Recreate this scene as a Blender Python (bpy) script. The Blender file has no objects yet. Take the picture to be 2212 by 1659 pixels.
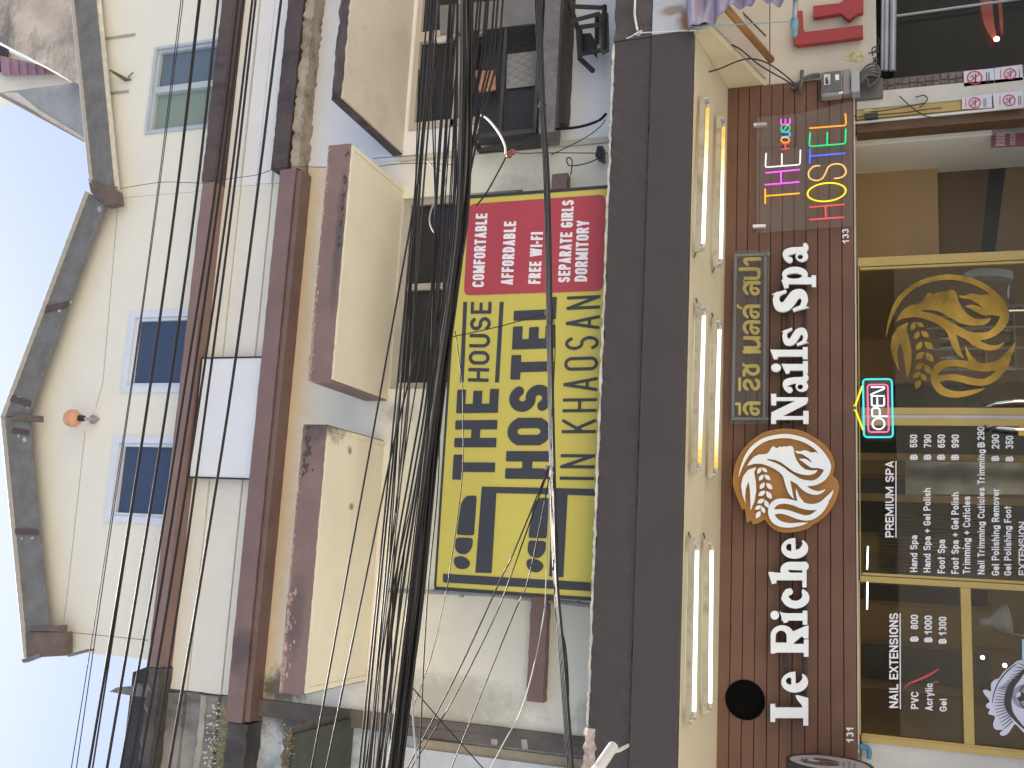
import bpy, bmesh, math, random
import numpy as np
from mathutils import Vector, Matrix
random.seed(7); np.random.seed(7)
R = math.radians
SC = bpy.context.scene
COL = SC.collection

# ------------------------------------------------------------------ camera, sky, sun, exposure
FPX, YAW, PITCH, ROLL = 2100.0, R(10.42), R(19.32), R(-.36)
CAM = np.array([0.0, -7.6, 2.45])
_cy, _sy, _cp, _sp = math.cos(YAW), math.sin(YAW), math.cos(PITCH), math.sin(PITCH)
_f = np.array([_sy*_cp, _cy*_cp, _sp]); _r0 = np.array([_cy, -_sy, 0.0]); _u0 = np.cross(_r0, _f)
_r = math.cos(ROLL)*_r0 + math.sin(ROLL)*_u0; _u = -math.sin(ROLL)*_r0 + math.cos(ROLL)*_u0
cd = bpy.data.cameras.new('camera'); cam = bpy.data.objects.new('camera', cd); COL.objects.link(cam)
cd.sensor_width = 36; cd.lens = 36*FPX/2212; cd.clip_end = 600; cd.clip_start = .05
_ir, _iu, _ib = -_u, _r, -_f                # the photograph is stored lying on its side: picture left is up
cam.matrix_world = Matrix([[_ir[i], _iu[i], _ib[i], CAM[i]] for i in range(3)] + [[0, 0, 0, 1]])
SC.camera = cam
SUN_EL, SUN_AZ = R(80), R(-14)              # high sun behind the roofs
w = bpy.data.worlds.new('World'); SC.world = w; w.use_nodes = True
nt = w.node_tree; bg = nt.nodes['Background']
sky = nt.nodes.new('ShaderNodeTexSky'); sky.sky_type = 'NISHITA'; sky.sun_disc = False
sky.sun_elevation = SUN_EL; sky.sun_rotation = SUN_AZ; sky.air_density = 1.0; sky.dust_density = 3.0; sky.ozone_density = 1.0
nt.links.new(sky.outputs[0], bg.inputs[0]); bg.inputs[1].default_value = .088
sl = bpy.data.lights.new('sun', 'SUN'); sl.energy = 5.0; sl.angle = R(.5); sl.color = (1, .93, .82)
so = bpy.data.objects.new('sun', sl); COL.objects.link(so)
_sd = Vector((math.sin(SUN_AZ)*math.cos(SUN_EL), math.cos(SUN_AZ)*math.cos(SUN_EL), math.sin(SUN_EL)))
so.rotation_euler = _sd.to_track_quat('Z', 'Y').to_euler()
SC.view_settings.view_transform = 'Standard'; SC.view_settings.look = 'None'
SC.view_settings.exposure = 1.35; SC.view_settings.gamma = 1

# ------------------------------------------------------------------ measuring: a picture position on a real plane of the place
def ray(X, Y):
    return _r*((1659-Y-829.5)/FPX) - _u*((X-1106)/FPX) + _f
def on(p, y): d = ray(*p); return CAM + d*((y-CAM[1])/d[1])
def onz(p, z): d = ray(*p); return CAM + d*((z-CAM[2])/d[2])
def onx(p, x): d = ray(*p); return CAM + d*((x-CAM[0])/d[0])
def onp(p, o, n): d = ray(*p); o = np.array(o); n = np.array(n); return CAM + d*(((o-CAM) @ n)/(d @ n))
def t(i, j, x, y): return (553*i + x/4, 414.75*j + y/4)
def reg(x0, y0, s): return lambda x, y: ((x0+x*s)*.54004, (y0+y*s)*.54004)
def zz(X, Y, y): return on((X, Y), y)[2]
def xx(X, Y, y): return on((X, Y), y)[0]

# ------------------------------------------------------------------ object helpers
def woff(p):
    v = Vector((0, 0, 0))
    while p is not None: v += p.location; p = p.parent
    return v
def tag(o, label=None, cat=None, group=None, kind=None):
    if label: o['label'] = label
    if cat: o['category'] = cat
    if group: o['group'] = group
    if kind: o['kind'] = kind
    return o
def thing(name, label, cat, loc=(0, 0, 0), group=None):
    o = bpy.data.objects.new(name, None); COL.objects.link(o); o.location = loc; o.empty_display_size = .1
    return tag(o, label, cat, group)
def finish(name, me, mat, parent, smooth=False):
    o = bpy.data.objects.new(name, me); COL.objects.link(o)
    if mat is not None and not me.materials: me.materials.append(mat)
    if parent is not None:
        off = woff(parent); o.parent = parent
        me.transform(Matrix.Translation(-off))
    else:
        n = len(me.vertices); a = np.zeros(n*3); me.vertices.foreach_get('co', a); a = a.reshape(-1, 3)
        c = Vector(((a[:, 0].min()+a[:, 0].max())/2, (a[:, 1].min()+a[:, 1].max())/2, a[:, 2].min()))
        me.transform(Matrix.Translation(-c)); o.location = c
    if smooth:
        for p in me.polygons: p.use_smooth = True
    return o
class MB:
    def __init__(s): s.v = []; s.f = []; s.sm = False
    def add(s, vs, fs):
        b = len(s.v); s.v += [tuple(map(float, q)) for q in vs]; s.f += [tuple(b+i for i in f) for f in fs]; return s
    def box(s, x0, x1, y0, y1, z0, z1):
        return s.hexa([(x0, y0, z0), (x1, y0, z0), (x1, y1, z0), (x0, y1, z0)], [(x0, y0, z1), (x1, y0, z1), (x1, y1, z1), (x0, y1, z1)])
    def hexa(s, a, b):
        return s.add(list(a)+list(b), [(3, 2, 1, 0), (4, 5, 6, 7), (0, 1, 5, 4), (1, 2, 6, 5), (2, 3, 7, 6), (3, 0, 4, 7)])
    def prism(s, pts, vec):
        n = len(pts); v = np.array(vec, float); p = [np.array(q, float) for q in pts]
        return s.add(p+[q+v for q in p], [tuple(range(n)), tuple(range(2*n-1, n-1, -1))]+[(i, n+i, n+(i+1) % n, (i+1) % n) for i in range(n)])
    def rbox(s, x0, x1, y0, y1, z0, z1, step=.08, amp=.006, ny=2, nz=3):     # box with hand-finished, slightly uneven edges
        nx = max(2, int((x1-x0)/step)); b = len(s.v); idx = {}
        for i in range(nx+1):
            for j in range(ny+1):
                for k in range(nz+1):
                    if i in (0, nx) or j in (0, ny) or k in (0, nz):
                        e = (j in (0, ny)) + (k in (0, nz))
                        a = amp*(1.0 if e == 2 else .25)
                        idx[i, j, k] = len(s.v)
                        s.v.append((x0+(x1-x0)*i/nx, y0+(y1-y0)*j/ny+random.uniform(-a, a), z0+(z1-z0)*k/nz+random.uniform(-a, a)))
        for i in range(nx):
            for k in range(nz):
                s.f.append((idx[i, 0, k], idx[i+1, 0, k], idx[i+1, 0, k+1], idx[i, 0, k+1])); s.f.append((idx[i, ny, k+1], idx[i+1, ny, k+1], idx[i+1, ny, k], idx[i, ny, k]))
            for j in range(ny):
                s.f.append((idx[i, j+1, 0], idx[i+1, j+1, 0], idx[i+1, j, 0], idx[i, j, 0])); s.f.append((idx[i, j, nz], idx[i+1, j, nz], idx[i+1, j+1, nz], idx[i, j+1, nz]))
        for j in range(ny):
            for k in range(nz):
                s.f.append((idx[0, j, k], idx[0, j, k+1], idx[0, j+1, k+1], idx[0, j+1, k])); s.f.append((idx[nx, j+1, k], idx[nx, j+1, k+1], idx[nx, j, k+1], idx[nx, j, k]))
        return s
    def tube(s, pts, r, n=8, cap=True):
        P = [Vector(p) for p in pts]; m = len(P); rings = []
        rr = r if hasattr(r, '__len__') else [r]*m
        for i in range(m):
            d = (P[min(i+1, m-1)]-P[max(i-1, 0)]).normalized()
            up = Vector((0, 0, 1)) if abs(d.z) < .9 else Vector((0, 1, 0))
            a = d.cross(up).normalized(); b = a.cross(d)
            rings.append([P[i]+(a*math.cos(2*math.pi*k/n)+b*math.sin(2*math.pi*k/n))*rr[i] for k in range(n)])
        fs = [(i*n+k, i*n+(k+1) % n, (i+1)*n+(k+1) % n, (i+1)*n+k) for i in range(m-1) for k in range(n)]
        if cap: fs += [tuple(range(n-1, -1, -1)), tuple((m-1)*n+k for k in range(n))]
        return s.add([q for g in rings for q in g], fs)
    def lathe(s, c, axis, prof, n=24):                       # prof: (distance along axis, radius)
        c = Vector(c); d = Vector(axis).normalized(); up = Vector((0, 0, 1)) if abs(d.z) < .9 else Vector((0, 1, 0))
        a = d.cross(up).normalized(); b = a.cross(d); m = len(prof)
        vs = [c+d*h+(a*math.cos(2*math.pi*k/n)+b*math.sin(2*math.pi*k/n))*q for h, q in prof for k in range(n)]
        return s.add(vs, [(i*n+k, i*n+(k+1) % n, (i+1)*n+(k+1) % n, (i+1)*n+k) for i in range(m-1) for k in range(n)]+[tuple(range(n-1, -1, -1)), tuple((m-1)*n+k for k in range(n))])
    def build(s, name, mat, parent=None, smooth=False, bevel=0):
        me = bpy.data.meshes.new(name); me.from_pydata(s.v, [], s.f); me.validate()
        bm = bmesh.new(); bm.from_mesh(me); bmesh.ops.recalc_face_normals(bm, faces=bm.faces); bm.to_mesh(me); bm.free()
        o = finish(name, me, mat, parent, smooth)
        if bevel:
            b = o.modifiers.new('bevel', 'BEVEL'); b.width = bevel; b.segments = 2; b.limit_method = 'ANGLE'
        return o
def quad(P, y, d):                                          # four picture corners on the plane y, d thick towards the back
    return MB().prism([on(p, y) for p in P], (0, d, 0))
def wall(x0, x1, z0, z1, holes, y, th):                     # flat wall with real openings (x0,x1,z0,z1)
    xs = sorted({x0, x1}|{h[i] for h in holes for i in (0, 1)}); zs = sorted({z0, z1}|{h[i] for h in holes for i in (2, 3)})
    m = MB(); solid = lambda i, k: 0 <= i < len(xs)-1 and 0 <= k < len(zs)-1 and not any(h[0]-1e-6 <= xs[i] and xs[i+1] <= h[1]+1e-6 and h[2]-1e-6 <= zs[k] and zs[k+1] <= h[3]+1e-6 for h in holes)
    for i in range(len(xs)-1):
        for k in range(len(zs)-1):
            if not solid(i, k): continue
            a, b, c, d = xs[i], xs[i+1], zs[k], zs[k+1]
            m.add([(a, y, c), (b, y, c), (b, y, d), (a, y, d)], [(0, 1, 2, 3)]); m.add([(a, y+th, c), (b, y+th, c), (b, y+th, d), (a, y+th, d)], [(3, 2, 1, 0)])
            for (di, dk, q) in ((-1, 0, (a, a, c, d)), (1, 0, (b, b, c, d)), (0, -1, (a, b, c, c)), (0, 1, (a, b, d, d))):
                if not solid(i+di, k+dk):
                    m.add([(q[0], y, q[2]), (q[1], y, q[2] if dk else q[3]), (q[1], y+th, q[3]), (q[0], y+th, q[2])] if dk else [(q[0], y, q[2]), (q[0], y, q[3]), (q[0], y+th, q[3]), (q[0], y+th, q[2])], [(0, 1, 2, 3)])
    return m

# ------------------------------------------------------------------ materials
MATS = {}
def mat(name, col, rough=.75, var=.10, scale=5, dirt=0, dcol=(.05, .045, .04), dscale=1.6, streak=1, bump=.15, bscale=60, metal=0, spec=.5, dlo=.52, coat=0, spots=()):
    if name in MATS: return MATS[name]
    m = bpy.data.materials.new(name); m.use_nodes = True; n = m.node_tree.nodes; L = m.node_tree.links
    b = n['Principled BSDF']; b.inputs['Roughness'].default_value = rough; b.inputs['Metallic'].default_value = metal
    b.inputs['Specular IOR Level'].default_value = spec; b.inputs['Coat Weight'].default_value = coat
    g = n.new('ShaderNodeNewGeometry')
    def noise(sc, det=6, rgh=.6, mp=None):
        q = n.new('ShaderNodeTexNoise'); q.inputs['Scale'].default_value = sc; q.inputs['Detail'].default_value = det; q.inputs['Roughness'].default_value = rgh
        if mp:
            k = n.new('ShaderNodeVectorMath'); k.operation = 'MULTIPLY'; k.inputs[1].default_value = mp; L.new(g.outputs['Position'], k.inputs[0]); L.new(k.outputs[0], q.inputs['Vector'])
        else: L.new(g.outputs['Position'], q.inputs['Vector'])
        return q.outputs['Fac']
    def ramp(src, a, bb, ca, cb):
        q = n.new('ShaderNodeValToRGB'); q.color_ramp.elements[0].position = a; q.color_ramp.elements[1].position = bb
        q.color_ramp.elements[0].color = (*ca, 1); q.color_ramp.elements[1].color = (*cb, 1); L.new(src, q.inputs[0]); return q.outputs[0]
    c = np.array(col)
    out = ramp(noise(scale), .3, .7, tuple(c*(1-var)), tuple(np.minimum(c*(1+var), .95)))
    if dirt:
        mk = ramp(noise(dscale, 8, .72, (1, 1, 1/streak)), dlo, dlo+.22, (0, 0, 0), (dirt,)*3)
        x = n.new('ShaderNodeMix'); x.data_type = 'RGBA'; L.new(mk, x.inputs['Factor']); L.new(out, x.inputs[6]); x.inputs[7].default_value = (*dcol, 1); out = x.outputs[2]
    for (cx, cy, cz, rx, ry, rz, sc_, st_) in spots:          # stains at their own place
        v1 = n.new('ShaderNodeVectorMath'); v1.operation = 'SUBTRACT'; v1.inputs[1].default_value = (cx, cy, cz); L.new(g.outputs['Position'], v1.inputs[0])
        v2 = n.new('ShaderNodeVectorMath'); v2.operation = 'DIVIDE'; v2.inputs[1].default_value = (rx, ry, rz); L.new(v1.outputs[0], v2.inputs[0])
        v3 = n.new('ShaderNodeVectorMath'); v3.operation = 'LENGTH'; L.new(v2.outputs[0], v3.inputs[0])
        a1 = n.new('ShaderNodeMath'); a1.operation = 'MULTIPLY_ADD'; L.new(noise(9, 7, .7), a1.inputs[0]); a1.inputs[1].default_value = 1.5; L.new(v3.outputs['Value'], a1.inputs[2])
        a2 = n.new('ShaderNodeMath'); a2.operation = 'MULTIPLY'; L.new(a1.outputs[0], a2.inputs[0]); a2.inputs[1].default_value = .4
        mk = ramp(a2.outputs[0], .46, .7, (st_,)*3, (0, 0, 0)); x = n.new('ShaderNodeMix'); x.data_type = 'RGBA'; L.new(mk, x.inputs['Factor']); L.new(out, x.inputs[6]); x.inputs[7].default_value = (*sc_, 1); out = x.outputs[2]
    L.new(out, b.inputs['Base Color'])
    if bump:
        q = n.new('ShaderNodeBump'); q.inputs['Strength'].default_value = bump; q.inputs['Distance'].default_value = .01
        L.new(noise(bscale, 5), q.inputs['Height']); L.new(q.outputs[0], b.inputs['Normal'])
    MATS[name] = m; return m
def emit(name, col, s):
    if name in MATS: return MATS[name]
    m = bpy.data.materials.new(name); m.use_nodes = True; b = m.node_tree.nodes['Principled BSDF']
    b.inputs['Base Color'].default_value = (.03, .03, .03, 1); b.inputs['Emission Color'].default_value = (*col, 1); b.inputs['Emission Strength'].default_value = s; b.inputs['Roughness'].default_value = .4
    MATS[name] = m; return m
def clear(name, tint, fres=1.45, haze=0, hcol=(.5, .5, .5), rough=.02):      # clear glass or acrylic: what lies behind shows, Fresnel reflection on top
    if name in MATS: return MATS[name]
    m = bpy.data.materials.new(name); m.use_nodes = True; n = m.node_tree.nodes; L = m.node_tree.links
    for q in list(n):
        if q.type == 'BSDF_PRINCIPLED': n.remove(q)
    o = n['Material Output']; tr = n.new('ShaderNodeBsdfTransparent'); tr.inputs[0].default_value = (*tint, 1)
    gl = n.new('ShaderNodeBsdfGlossy'); gl.inputs['Roughness'].default_value = rough; fr = n.new('ShaderNodeFresnel'); fr.inputs[0].default_value = fres
    mx = n.new('ShaderNodeMixShader'); src = tr
    if haze:
        df = n.new('ShaderNodeBsdfDiffuse'); df.inputs[0].default_value = (*hcol, 1); m2 = n.new('ShaderNodeMixShader'); m2.inputs[0].default_value = haze
        L.new(tr.outputs[0], m2.inputs[1]); L.new(df.outputs[0], m2.inputs[2]); src = m2
    L.new(fr.outputs[0], mx.inputs[0]); L.new(src.outputs[0], mx.inputs[1]); L.new(gl.outputs[0], mx.inputs[2]); L.new(mx.outputs[0], o.inputs[0])
    MATS[name] = m; return m

cream = mat('cream_paint', (.80, .78, .67), .8, .04, 2, .35, (.52, .47, .35), 1.1, 3, .12, 30, dlo=.58, spots=[(1.0, 0, 7.36, 6, 1, .34, (.76, .585, .33), .7), (-1.2, 0, 5.6, .25, .5, .9, (.30, .27, .22), .5), (-1.25, 0, 7.1, .18, .5, .35, (.10, .09, .07), .9), (1.15, 0, 6.2, .12, .5, .2, (.35, .33, .28), .6), (-1.2, 0, 4.2, .2, .5, .4, (.35, .32, .27), .6), (3.1, 0, 5.2, .25, .4, .35, (.46, .44, .40), .6)])
cream_hi = mat('pale_cream_paint', (.75, .745, .665), .8, .03, 2, .3, (.56, .53, .45), 1.0, 4, .1, 30, dlo=.6)
soffit = mat('soffit_paint', (.75, .715, .58), .8, .05, 2.5, .35, (.42, .36, .25), 1.6, 1, .12, 30, dlo=.6, spots=[(.98, -.88, 6.33, .22, .3, .3, (.10, .095, .075), .85), (.75, -.6, 6.33, .05, .05, .1, (.12, .11, .09), .8), (.3, -.5, 6.33, .04, .05, .1, (.14, .12, .09), .8)])
ceilm = mat('canopy_ceiling_paint', (.60, .54, .40), .75, .04, 2, .3, (.4, .32, .2), 1.5, 1, .08, 30, dlo=.6)
brown = mat('mauve_brown_paint', (.225, .148, .135), .65, .12, 4, .6, (.10, .075, .07), 2.2, 1.5, .3, 40, dlo=.6, spots=[(.95, -.98, 6.42, .22, .3, .16, (.07, .065, .06), .9), (-.55, -.98, 6.45, .35, .2, .10, (.09, .075, .075), .6), (-1.0, -.98, 6.54, .4, .2, .05, (.52, .40, .35), .8), (-.2, -.98, 6.54, .35, .2, .035, (.50, .38, .33), .7), (1.5, -.98, 6.53, .5, .2, .035, (.50, .38, .33), .7), (2.4, -.98, 6.36, .7, .2, .05, (.08, .07, .065), .7), (3.0, -.98, 6.54, .3, .2, .03, (.48, .36, .32), .7), (-.95, -.2, 7.44, .22, .2, .2, (.10, .075, .07), .8)])
brown_dk = mat('dark_brown_paint', (.090, .066, .064), .65, .15, 4, .95, (.022, .020, .020), 3.2, 1.2, .4, 40, dlo=.5, spots=[(3.55, -1.1, 6.45, .12, .4, .2, (.02, .02, .02), .9), (4.1, -1.15, 6.5, .25, .3, .1, (.025, .025, .025), .9), (3.75, -1.15, 6.56, .15, .3, .05, (.30, .27, .25), .8), (4.6, -1.15, 6.4, .2, .3, .1, (.02, .02, .02), .8)])
fascia = mat('charcoal_brown_paint', (.054, .0445, .044), .55, .08, 3, .5, (.085, .07, .06), 1.4, 3, .12, 40, dlo=.6)
white_wall = mat('white_paint', (.82, .84, .87), .8, .03, 2, .4, (.45, .40, .33), .9, 3, .12, 30, dlo=.62)
panel_m = mat('parapet_sheet_paint', (.74, .735, .665), .7, .03, 2, .3, (.45, .44, .40), 1.2, 4, .08, 30, dlo=.6)
panel_w = mat('white_sheet_paint', (.77, .775, .775), .7, .04, 2, .5, (.40, .40, .40), 1.8, 3, .08, 30, dlo=.62)
grime = mat('grimy_concrete', (.30, .29, .27), .9, .25, 3, .95, (.05, .05, .06), 1.3, 2.5, .5, 30, dlo=.44)
grime_dk = mat('black_stained_concrete', (.105, .098, .095), .9, .35, 3, .8, (.03, .03, .032), 1.7, 2, .5, 30, dlo=.45)
blue_wall = mat('peeling_blue_wall', (.70, .74, .78), .85, .08, 2, .95, (.10, .20, .31), 1.3, 1.3, .2, 30, dlo=.45, spots=[(-1.5, .03, 6.9, .25, .3, .5, (.09, .11, .13), .9), (-1.55, .03, 5.6, .2, .3, .3, (.16, .14, .12), .8)])
tan_wall = mat('stained_tan_wall', (.40, .34, .24), .9, .2, 3, .8, (.14, .11, .08), 1.8, 1.5, .3, 30, dlo=.48)
barge = mat('weathered_grey_board', (.160, .165, .17), .85, .2, 6, .5, (.09, .09, .09), 3, .4, .3, 50, dlo=.5)
ochre = mat('ochre_stained_paint', (.60, .44, .23), .8, .1, 3, .5, (.36, .24, .12), 2, 1, .12, 30, dlo=.5)
roofm = mat('roof_sheet', (.34, .35, .36), .6, .1, 4)
plank = mat('brown_plank', (.145, .073, .048), .5, .13, 3, .45, (.07, .038, .028), 1.5, .3, .1, 50, dlo=.5, spec=.35)
groove = mat('plank_gap', (.02, .012, .01), .8)
brass = mat('mustard_frame', (.42, .30, .085), .38, .06, 4, .3, (.26, .17, .05), 2, 2, .04, 60, spec=.6)
yellow = mat('yellow_sign_face', (.56, .485, .09), .5, .04, 2, .25, (.37, .31, .10), 1.2, 1.5, .02, 40, dlo=.58)
redp = mat('red_sign_vinyl', (.40, .052, .068), .45, .04, 3, bump=.02)
inkd = mat('charcoal_vinyl', (.042, .043, .052), .45, .06, 3, bump=.02)
inkk = mat('black_vinyl', (.02, .02, .022), .45, .05, 3, bump=.02)
inkw = mat('white_vinyl', (.78, .78, .80), .5, .04, 3, bump=.02)
letterw = mat('white_acrylic_letter', (.80, .84, .88), .3, .03, 3, bump=.01, coat=.3)
rimm = mat('dark_letter_edge', (.06, .045, .04), .6)
emblem = mat('ochre_emblem_board', (.36, .165, .028), .45, .06, 3, bump=.03)
gold = mat('gold_film', (.20, .135, .033), .25, .6, 3.2, metal=.9, bump=.3, bscale=4)
goldp = mat('gold_letter', (.78, .60, .09), .35, .2, 4, metal=.1, bump=.03)
blackm = mat('black_plastic', (.02, .02, .022), .45, .1, 5)
cablem = mat('black_cable', (.010, .010, .012), .30, .2, 3, bump=.12, bscale=40, spec=.28)
cabled = mat('faded_cable', (.07, .07, .07), .35, .2, 5)
cableg = mat('grey_cable', (.32, .32, .31), .4, .1, 5)
cablew = mat('white_cable', (.72, .70, .66), .4, .1, 5)
metal = mat('galvanised_steel', (.36, .37, .39), .45, .12, 6, .4, (.2, .18, .16), 3, 1, .1, 40, metal=.4)
steel_dk = mat('dark_steel', (.05, .045, .045), .6, .25, 8, .5, (.12, .06, .035), 4, 1, .2, 50, metal=.2)
rust = mat('rusty_sheet', (.44, .47, .50), .7, .1, 4, .5, (.22, .20, .17), 5, 2.5, .2, 40, dlo=.58, spots=[(3.95, -.95, 3.58, .12, .4, .10, (.26, .10, .03), .9), (4.2, -.95, 3.56, .25, .4, .06, (.26, .10, .03), .9), (4.05, -.95, 3.7, .05, .4, .15, (.22, .11, .05), .7)])
chrome = mat('chrome', (.7, .7, .7), .12, .02, 5, metal=1, bump=0)
plastic_g = mat('grey_plastic', (.30, .30, .30), .4, .06, 6, .3, (.2, .17, .15), 4)
plastic_w = mat('white_plastic', (.72, .72, .70), .4, .04, 5)
tubeend = mat('tube_cap', (.5, .5, .48), .4)
alum = mat('white_aluminium', (.64, .70, .80), .4, .04, 4)
winblue = clear('tinted_window_glass', (.10, .13, .20), 1.7, .55, (.085, .125, .24), .03)
winmid = clear('dark_window_glass', (.12, .12, .14), 1.5, .6, (.036, .040, .052), .05)
glass = clear('shop_glass', (.92, .92, .88), 1.27, .03, (.20, .17, .12), .01)  # brown haze in the glass colour lightens the dim interior behind it
acryl = clear('clear_acrylic', (.985, .985, .985), 1.25, .06, (.62, .60, .56), .05)
acryl2 = clear('smoky_acrylic', (.93, .93, .93), 1.35, .035, (.5, .5, .5), .06)
brownwall = mat('interior_brown_wall', (.36, .235, .115), .6, .06, 2, bump=.05)
tanwall = mat('interior_tan_wall', (.34, .225, .105), .6, .05, 2, bump=.05)
darkin = mat('interior_dark', (.045, .042, .04), .7, .2, 3)
floorm = mat('interior_floor', (.35, .28, .20), .4)

# ------------------------------------------------------------------ outlines: distance field -> contours -> clean flat shapes with holes
def seg_sdf(GX, GY, a, b, r, sq):
    ax, ay = a; bx, by = b; dx, dy = bx-ax, by-ay; l = math.hypot(dx, dy) or 1e-9; ux, uy = dx/l, dy/l
    px, py = GX-(ax+bx)/2, GY-(ay+by)/2
    qa = np.abs(px*ux+py*uy)-(l/2+sq); qb = np.abs(-px*uy+py*ux)-r
    return np.where((qa > 0) & (qb > 0), np.hypot(np.maximum(qa, 0), np.maximum(qb, 0)), np.maximum(qa, qb))
def cone_sdf(GX, GY, a, b):                                   # round stroke with changing radius
    ax, ay, ra = a; bx, by, rb = b; dx, dy = bx-ax, by-ay; l2 = dx*dx+dy*dy or 1e-9
    h = np.clip(((GX-ax)*dx+(GY-ay)*dy)/l2, 0, 1)
    return np.hypot(GX-ax-h*dx, GY-ay-h*dy)-(ra+(rb-ra)*h)
def poly_sdf(GX, GY, P):
    d = np.full(GX.shape, 1e9); ins = np.zeros(GX.shape, bool); n = len(P)
    for i in range(n):
        ax, ay = P[i]; bx, by = P[(i+1) % n]; dx, dy = bx-ax, by-ay; l2 = dx*dx+dy*dy or 1e-9
        h = np.clip(((GX-ax)*dx+(GY-ay)*dy)/l2, 0, 1); d = np.minimum(d, np.hypot(GX-ax-h*dx, GY-ay-h*dy))
        c = (ay > GY) != (by > GY)
        if by != ay: ins ^= c & (GX < (bx-ax)*(GY-ay)/(by-ay)+ax)
    return np.where(ins, -d, d)
def spl(P, k=6, closed=False):                                # Catmull-Rom through points of any width
    P = [np.array(p, float) for p in P]; n = len(P); out = []
    for i in range(n if closed else n-1):
        g = (lambda j: P[j % n]) if closed else (lambda j: P[min(max(j, 0), n-1)])
        a, b, c, d = g(i-1), g(i), g(i+1), g(i+2)
        for q in range(k):
            u = q/k; out.append(.5*(2*b+(c-a)*u+(2*a-5*b+4*c-d)*u*u+(3*b-a-3*c+d)*u**3))
    if not closed: out.append(P[-1])
    return out
def rdp(P, e):
    if len(P) < 3: return P
    a, b = P[0], P[-1]; d = b-a; l = np.hypot(*d)
    q = np.array(P[1:-1])-a
    ds = np.abs(q[:, 0]*d[1]-q[:, 1]*d[0])/l if l > 1e-9 else np.hypot(q[:, 0], q[:, 1])
    i = int(ds.argmax())
    return rdp(P[:i+2], e)[:-1]+rdp(P[i+1:], e) if ds[i] > e else [a, b]
def contours(F, x0, y0, h, eps):
    S = F < 0; ny, nx = F.shape; segs = {}
    mixed = np.argwhere(~((S[:-1, :-1] == S[1:, :-1]) & (S[:-1, :-1] == S[:-1, 1:]) & (S[:-1, :-1] == S[1:, 1:])))
    def ept(k):
        (i, j, d) = k; a = F[i, j]; b = F[i, j+1] if d == 0 else F[i+1, j]; u = a/(a-b)
        return np.array((x0+(j+(u if d == 0 else 0))*h, y0+(i+(u if d == 1 else 0))*h))
    for i, j in mixed:
        E = []
        for k, (a, b) in (((i, j, 0), (S[i, j], S[i, j+1])), ((i, j+1, 1), (S[i, j+1], S[i+1, j+1])), ((i+1, j, 0), (S[i+1, j], S[i+1, j+1])), ((i, j, 1), (S[i, j], S[i+1, j]))):
            if a != b: E.append(k)
        prs = [(E[0], E[1])] if len(E) == 2 else ([(E[0], E[1]), (E[2], E[3])] if S[i, j] != S[i+1, j+1] or F[i:i+2, j:j+2].mean() < 0 and not S[i, j] or F[i:i+2, j:j+2].mean() >= 0 and S[i, j+1] else [(E[0], E[3]), (E[1], E[2])])
        for a, b in prs: segs.setdefault(a, []).append(b); segs.setdefault(b, []).append(a)
    out = []; seen = set()
    for st in list(segs):
        if st in seen: continue
        loop = [st]; seen.add(st); cur = st
        while True:
            nx_ = [k for k in segs[cur] if k not in seen]
            if not nx_: break
            cur = nx_[0]; seen.add(cur); loop.append(cur)
        P = [ept(k) for k in loop]
        if len(P) < 6: continue
        m = len(P)//2; P = rdp(P[:m+1], eps)[:-1]+rdp(P[m:]+[P[0]], eps)[:-1]
        if len(P) >= 3: out.append(P)
    return out
def flat_mesh(name, loops, depth):                            # loops in (x,y), even-odd filled, extruded by depth; returns a mesh
    c = bpy.data.curves.new(name, 'CURVE'); c.dimensions = '2D'; c.fill_mode = 'BOTH'; c.extrude = depth/2
    for P in loops:
        s = c.splines.new('POLY'); s.points.add(len(P)-1); s.use_cyclic_u = True
        for q, p in zip(s.points, P): q.co = (p[0], p[1], 0, 1)
    o = bpy.data.objects.new(name, c); COL.objects.link(o); dg = bpy.context.evaluated_depsgraph_get(); dg.update()
    me = bpy.data.meshes.new_from_object(o.evaluated_get(dg)); bpy.data.objects.remove(o); bpy.data.curves.remove(c); me.name = name
    return me
def map_mesh(me, fn):
    n = len(me.vertices); a = np.zeros(n*3); me.vertices.foreach_get('co', a); a = a.reshape(-1, 3)
    me.vertices.foreach_set('co', np.array([fn(*p) for p in a]).ravel()); me.update()
# --- traced shapes: S stroke, P polygon, C smooth closed, '-' prefix cuts away
def shape_loops(prims, h):
    pts = np.array([(p[0], p[1]) for k, P in prims if k[0] != '-' for p in P])
    rr = max([p[2] for k, P in prims for p in P if len(p) > 2]+[0])
    x0, y0 = pts.min(0)-rr-3*h; x1, y1 = pts.max(0)+rr+3*h
    GX, GY = np.meshgrid(np.arange(x0, x1, h), np.arange(y0, y1, h)); F = np.full(GX.shape, 1e9)
    for k, P in prims:
        cut = k[0] == '-'; kk = k[-1]
        if kk == 'S':
            Q = spl(P, 5) if len(P) > 2 else [np.array(p, float) for p in P]; D = np.full(GX.shape, 1e9)
            if len(Q) == 1: D = np.hypot(GX-Q[0][0], GY-Q[0][1])-Q[0][2]
            for a, b in zip(Q[:-1], Q[1:]): D = np.minimum(D, cone_sdf(GX, GY, a, b))
        elif kk == 'B': D = seg_sdf(GX, GY, *P[0:2], P[2][0], 0)
        else: D = poly_sdf(GX, GY, spl(P, 5, True) if kk == 'C' else P)
        F = np.maximum(F, -D) if cut else np.minimum(F, D)
    return contours(F, x0, y0, h, h*.18)
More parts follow.
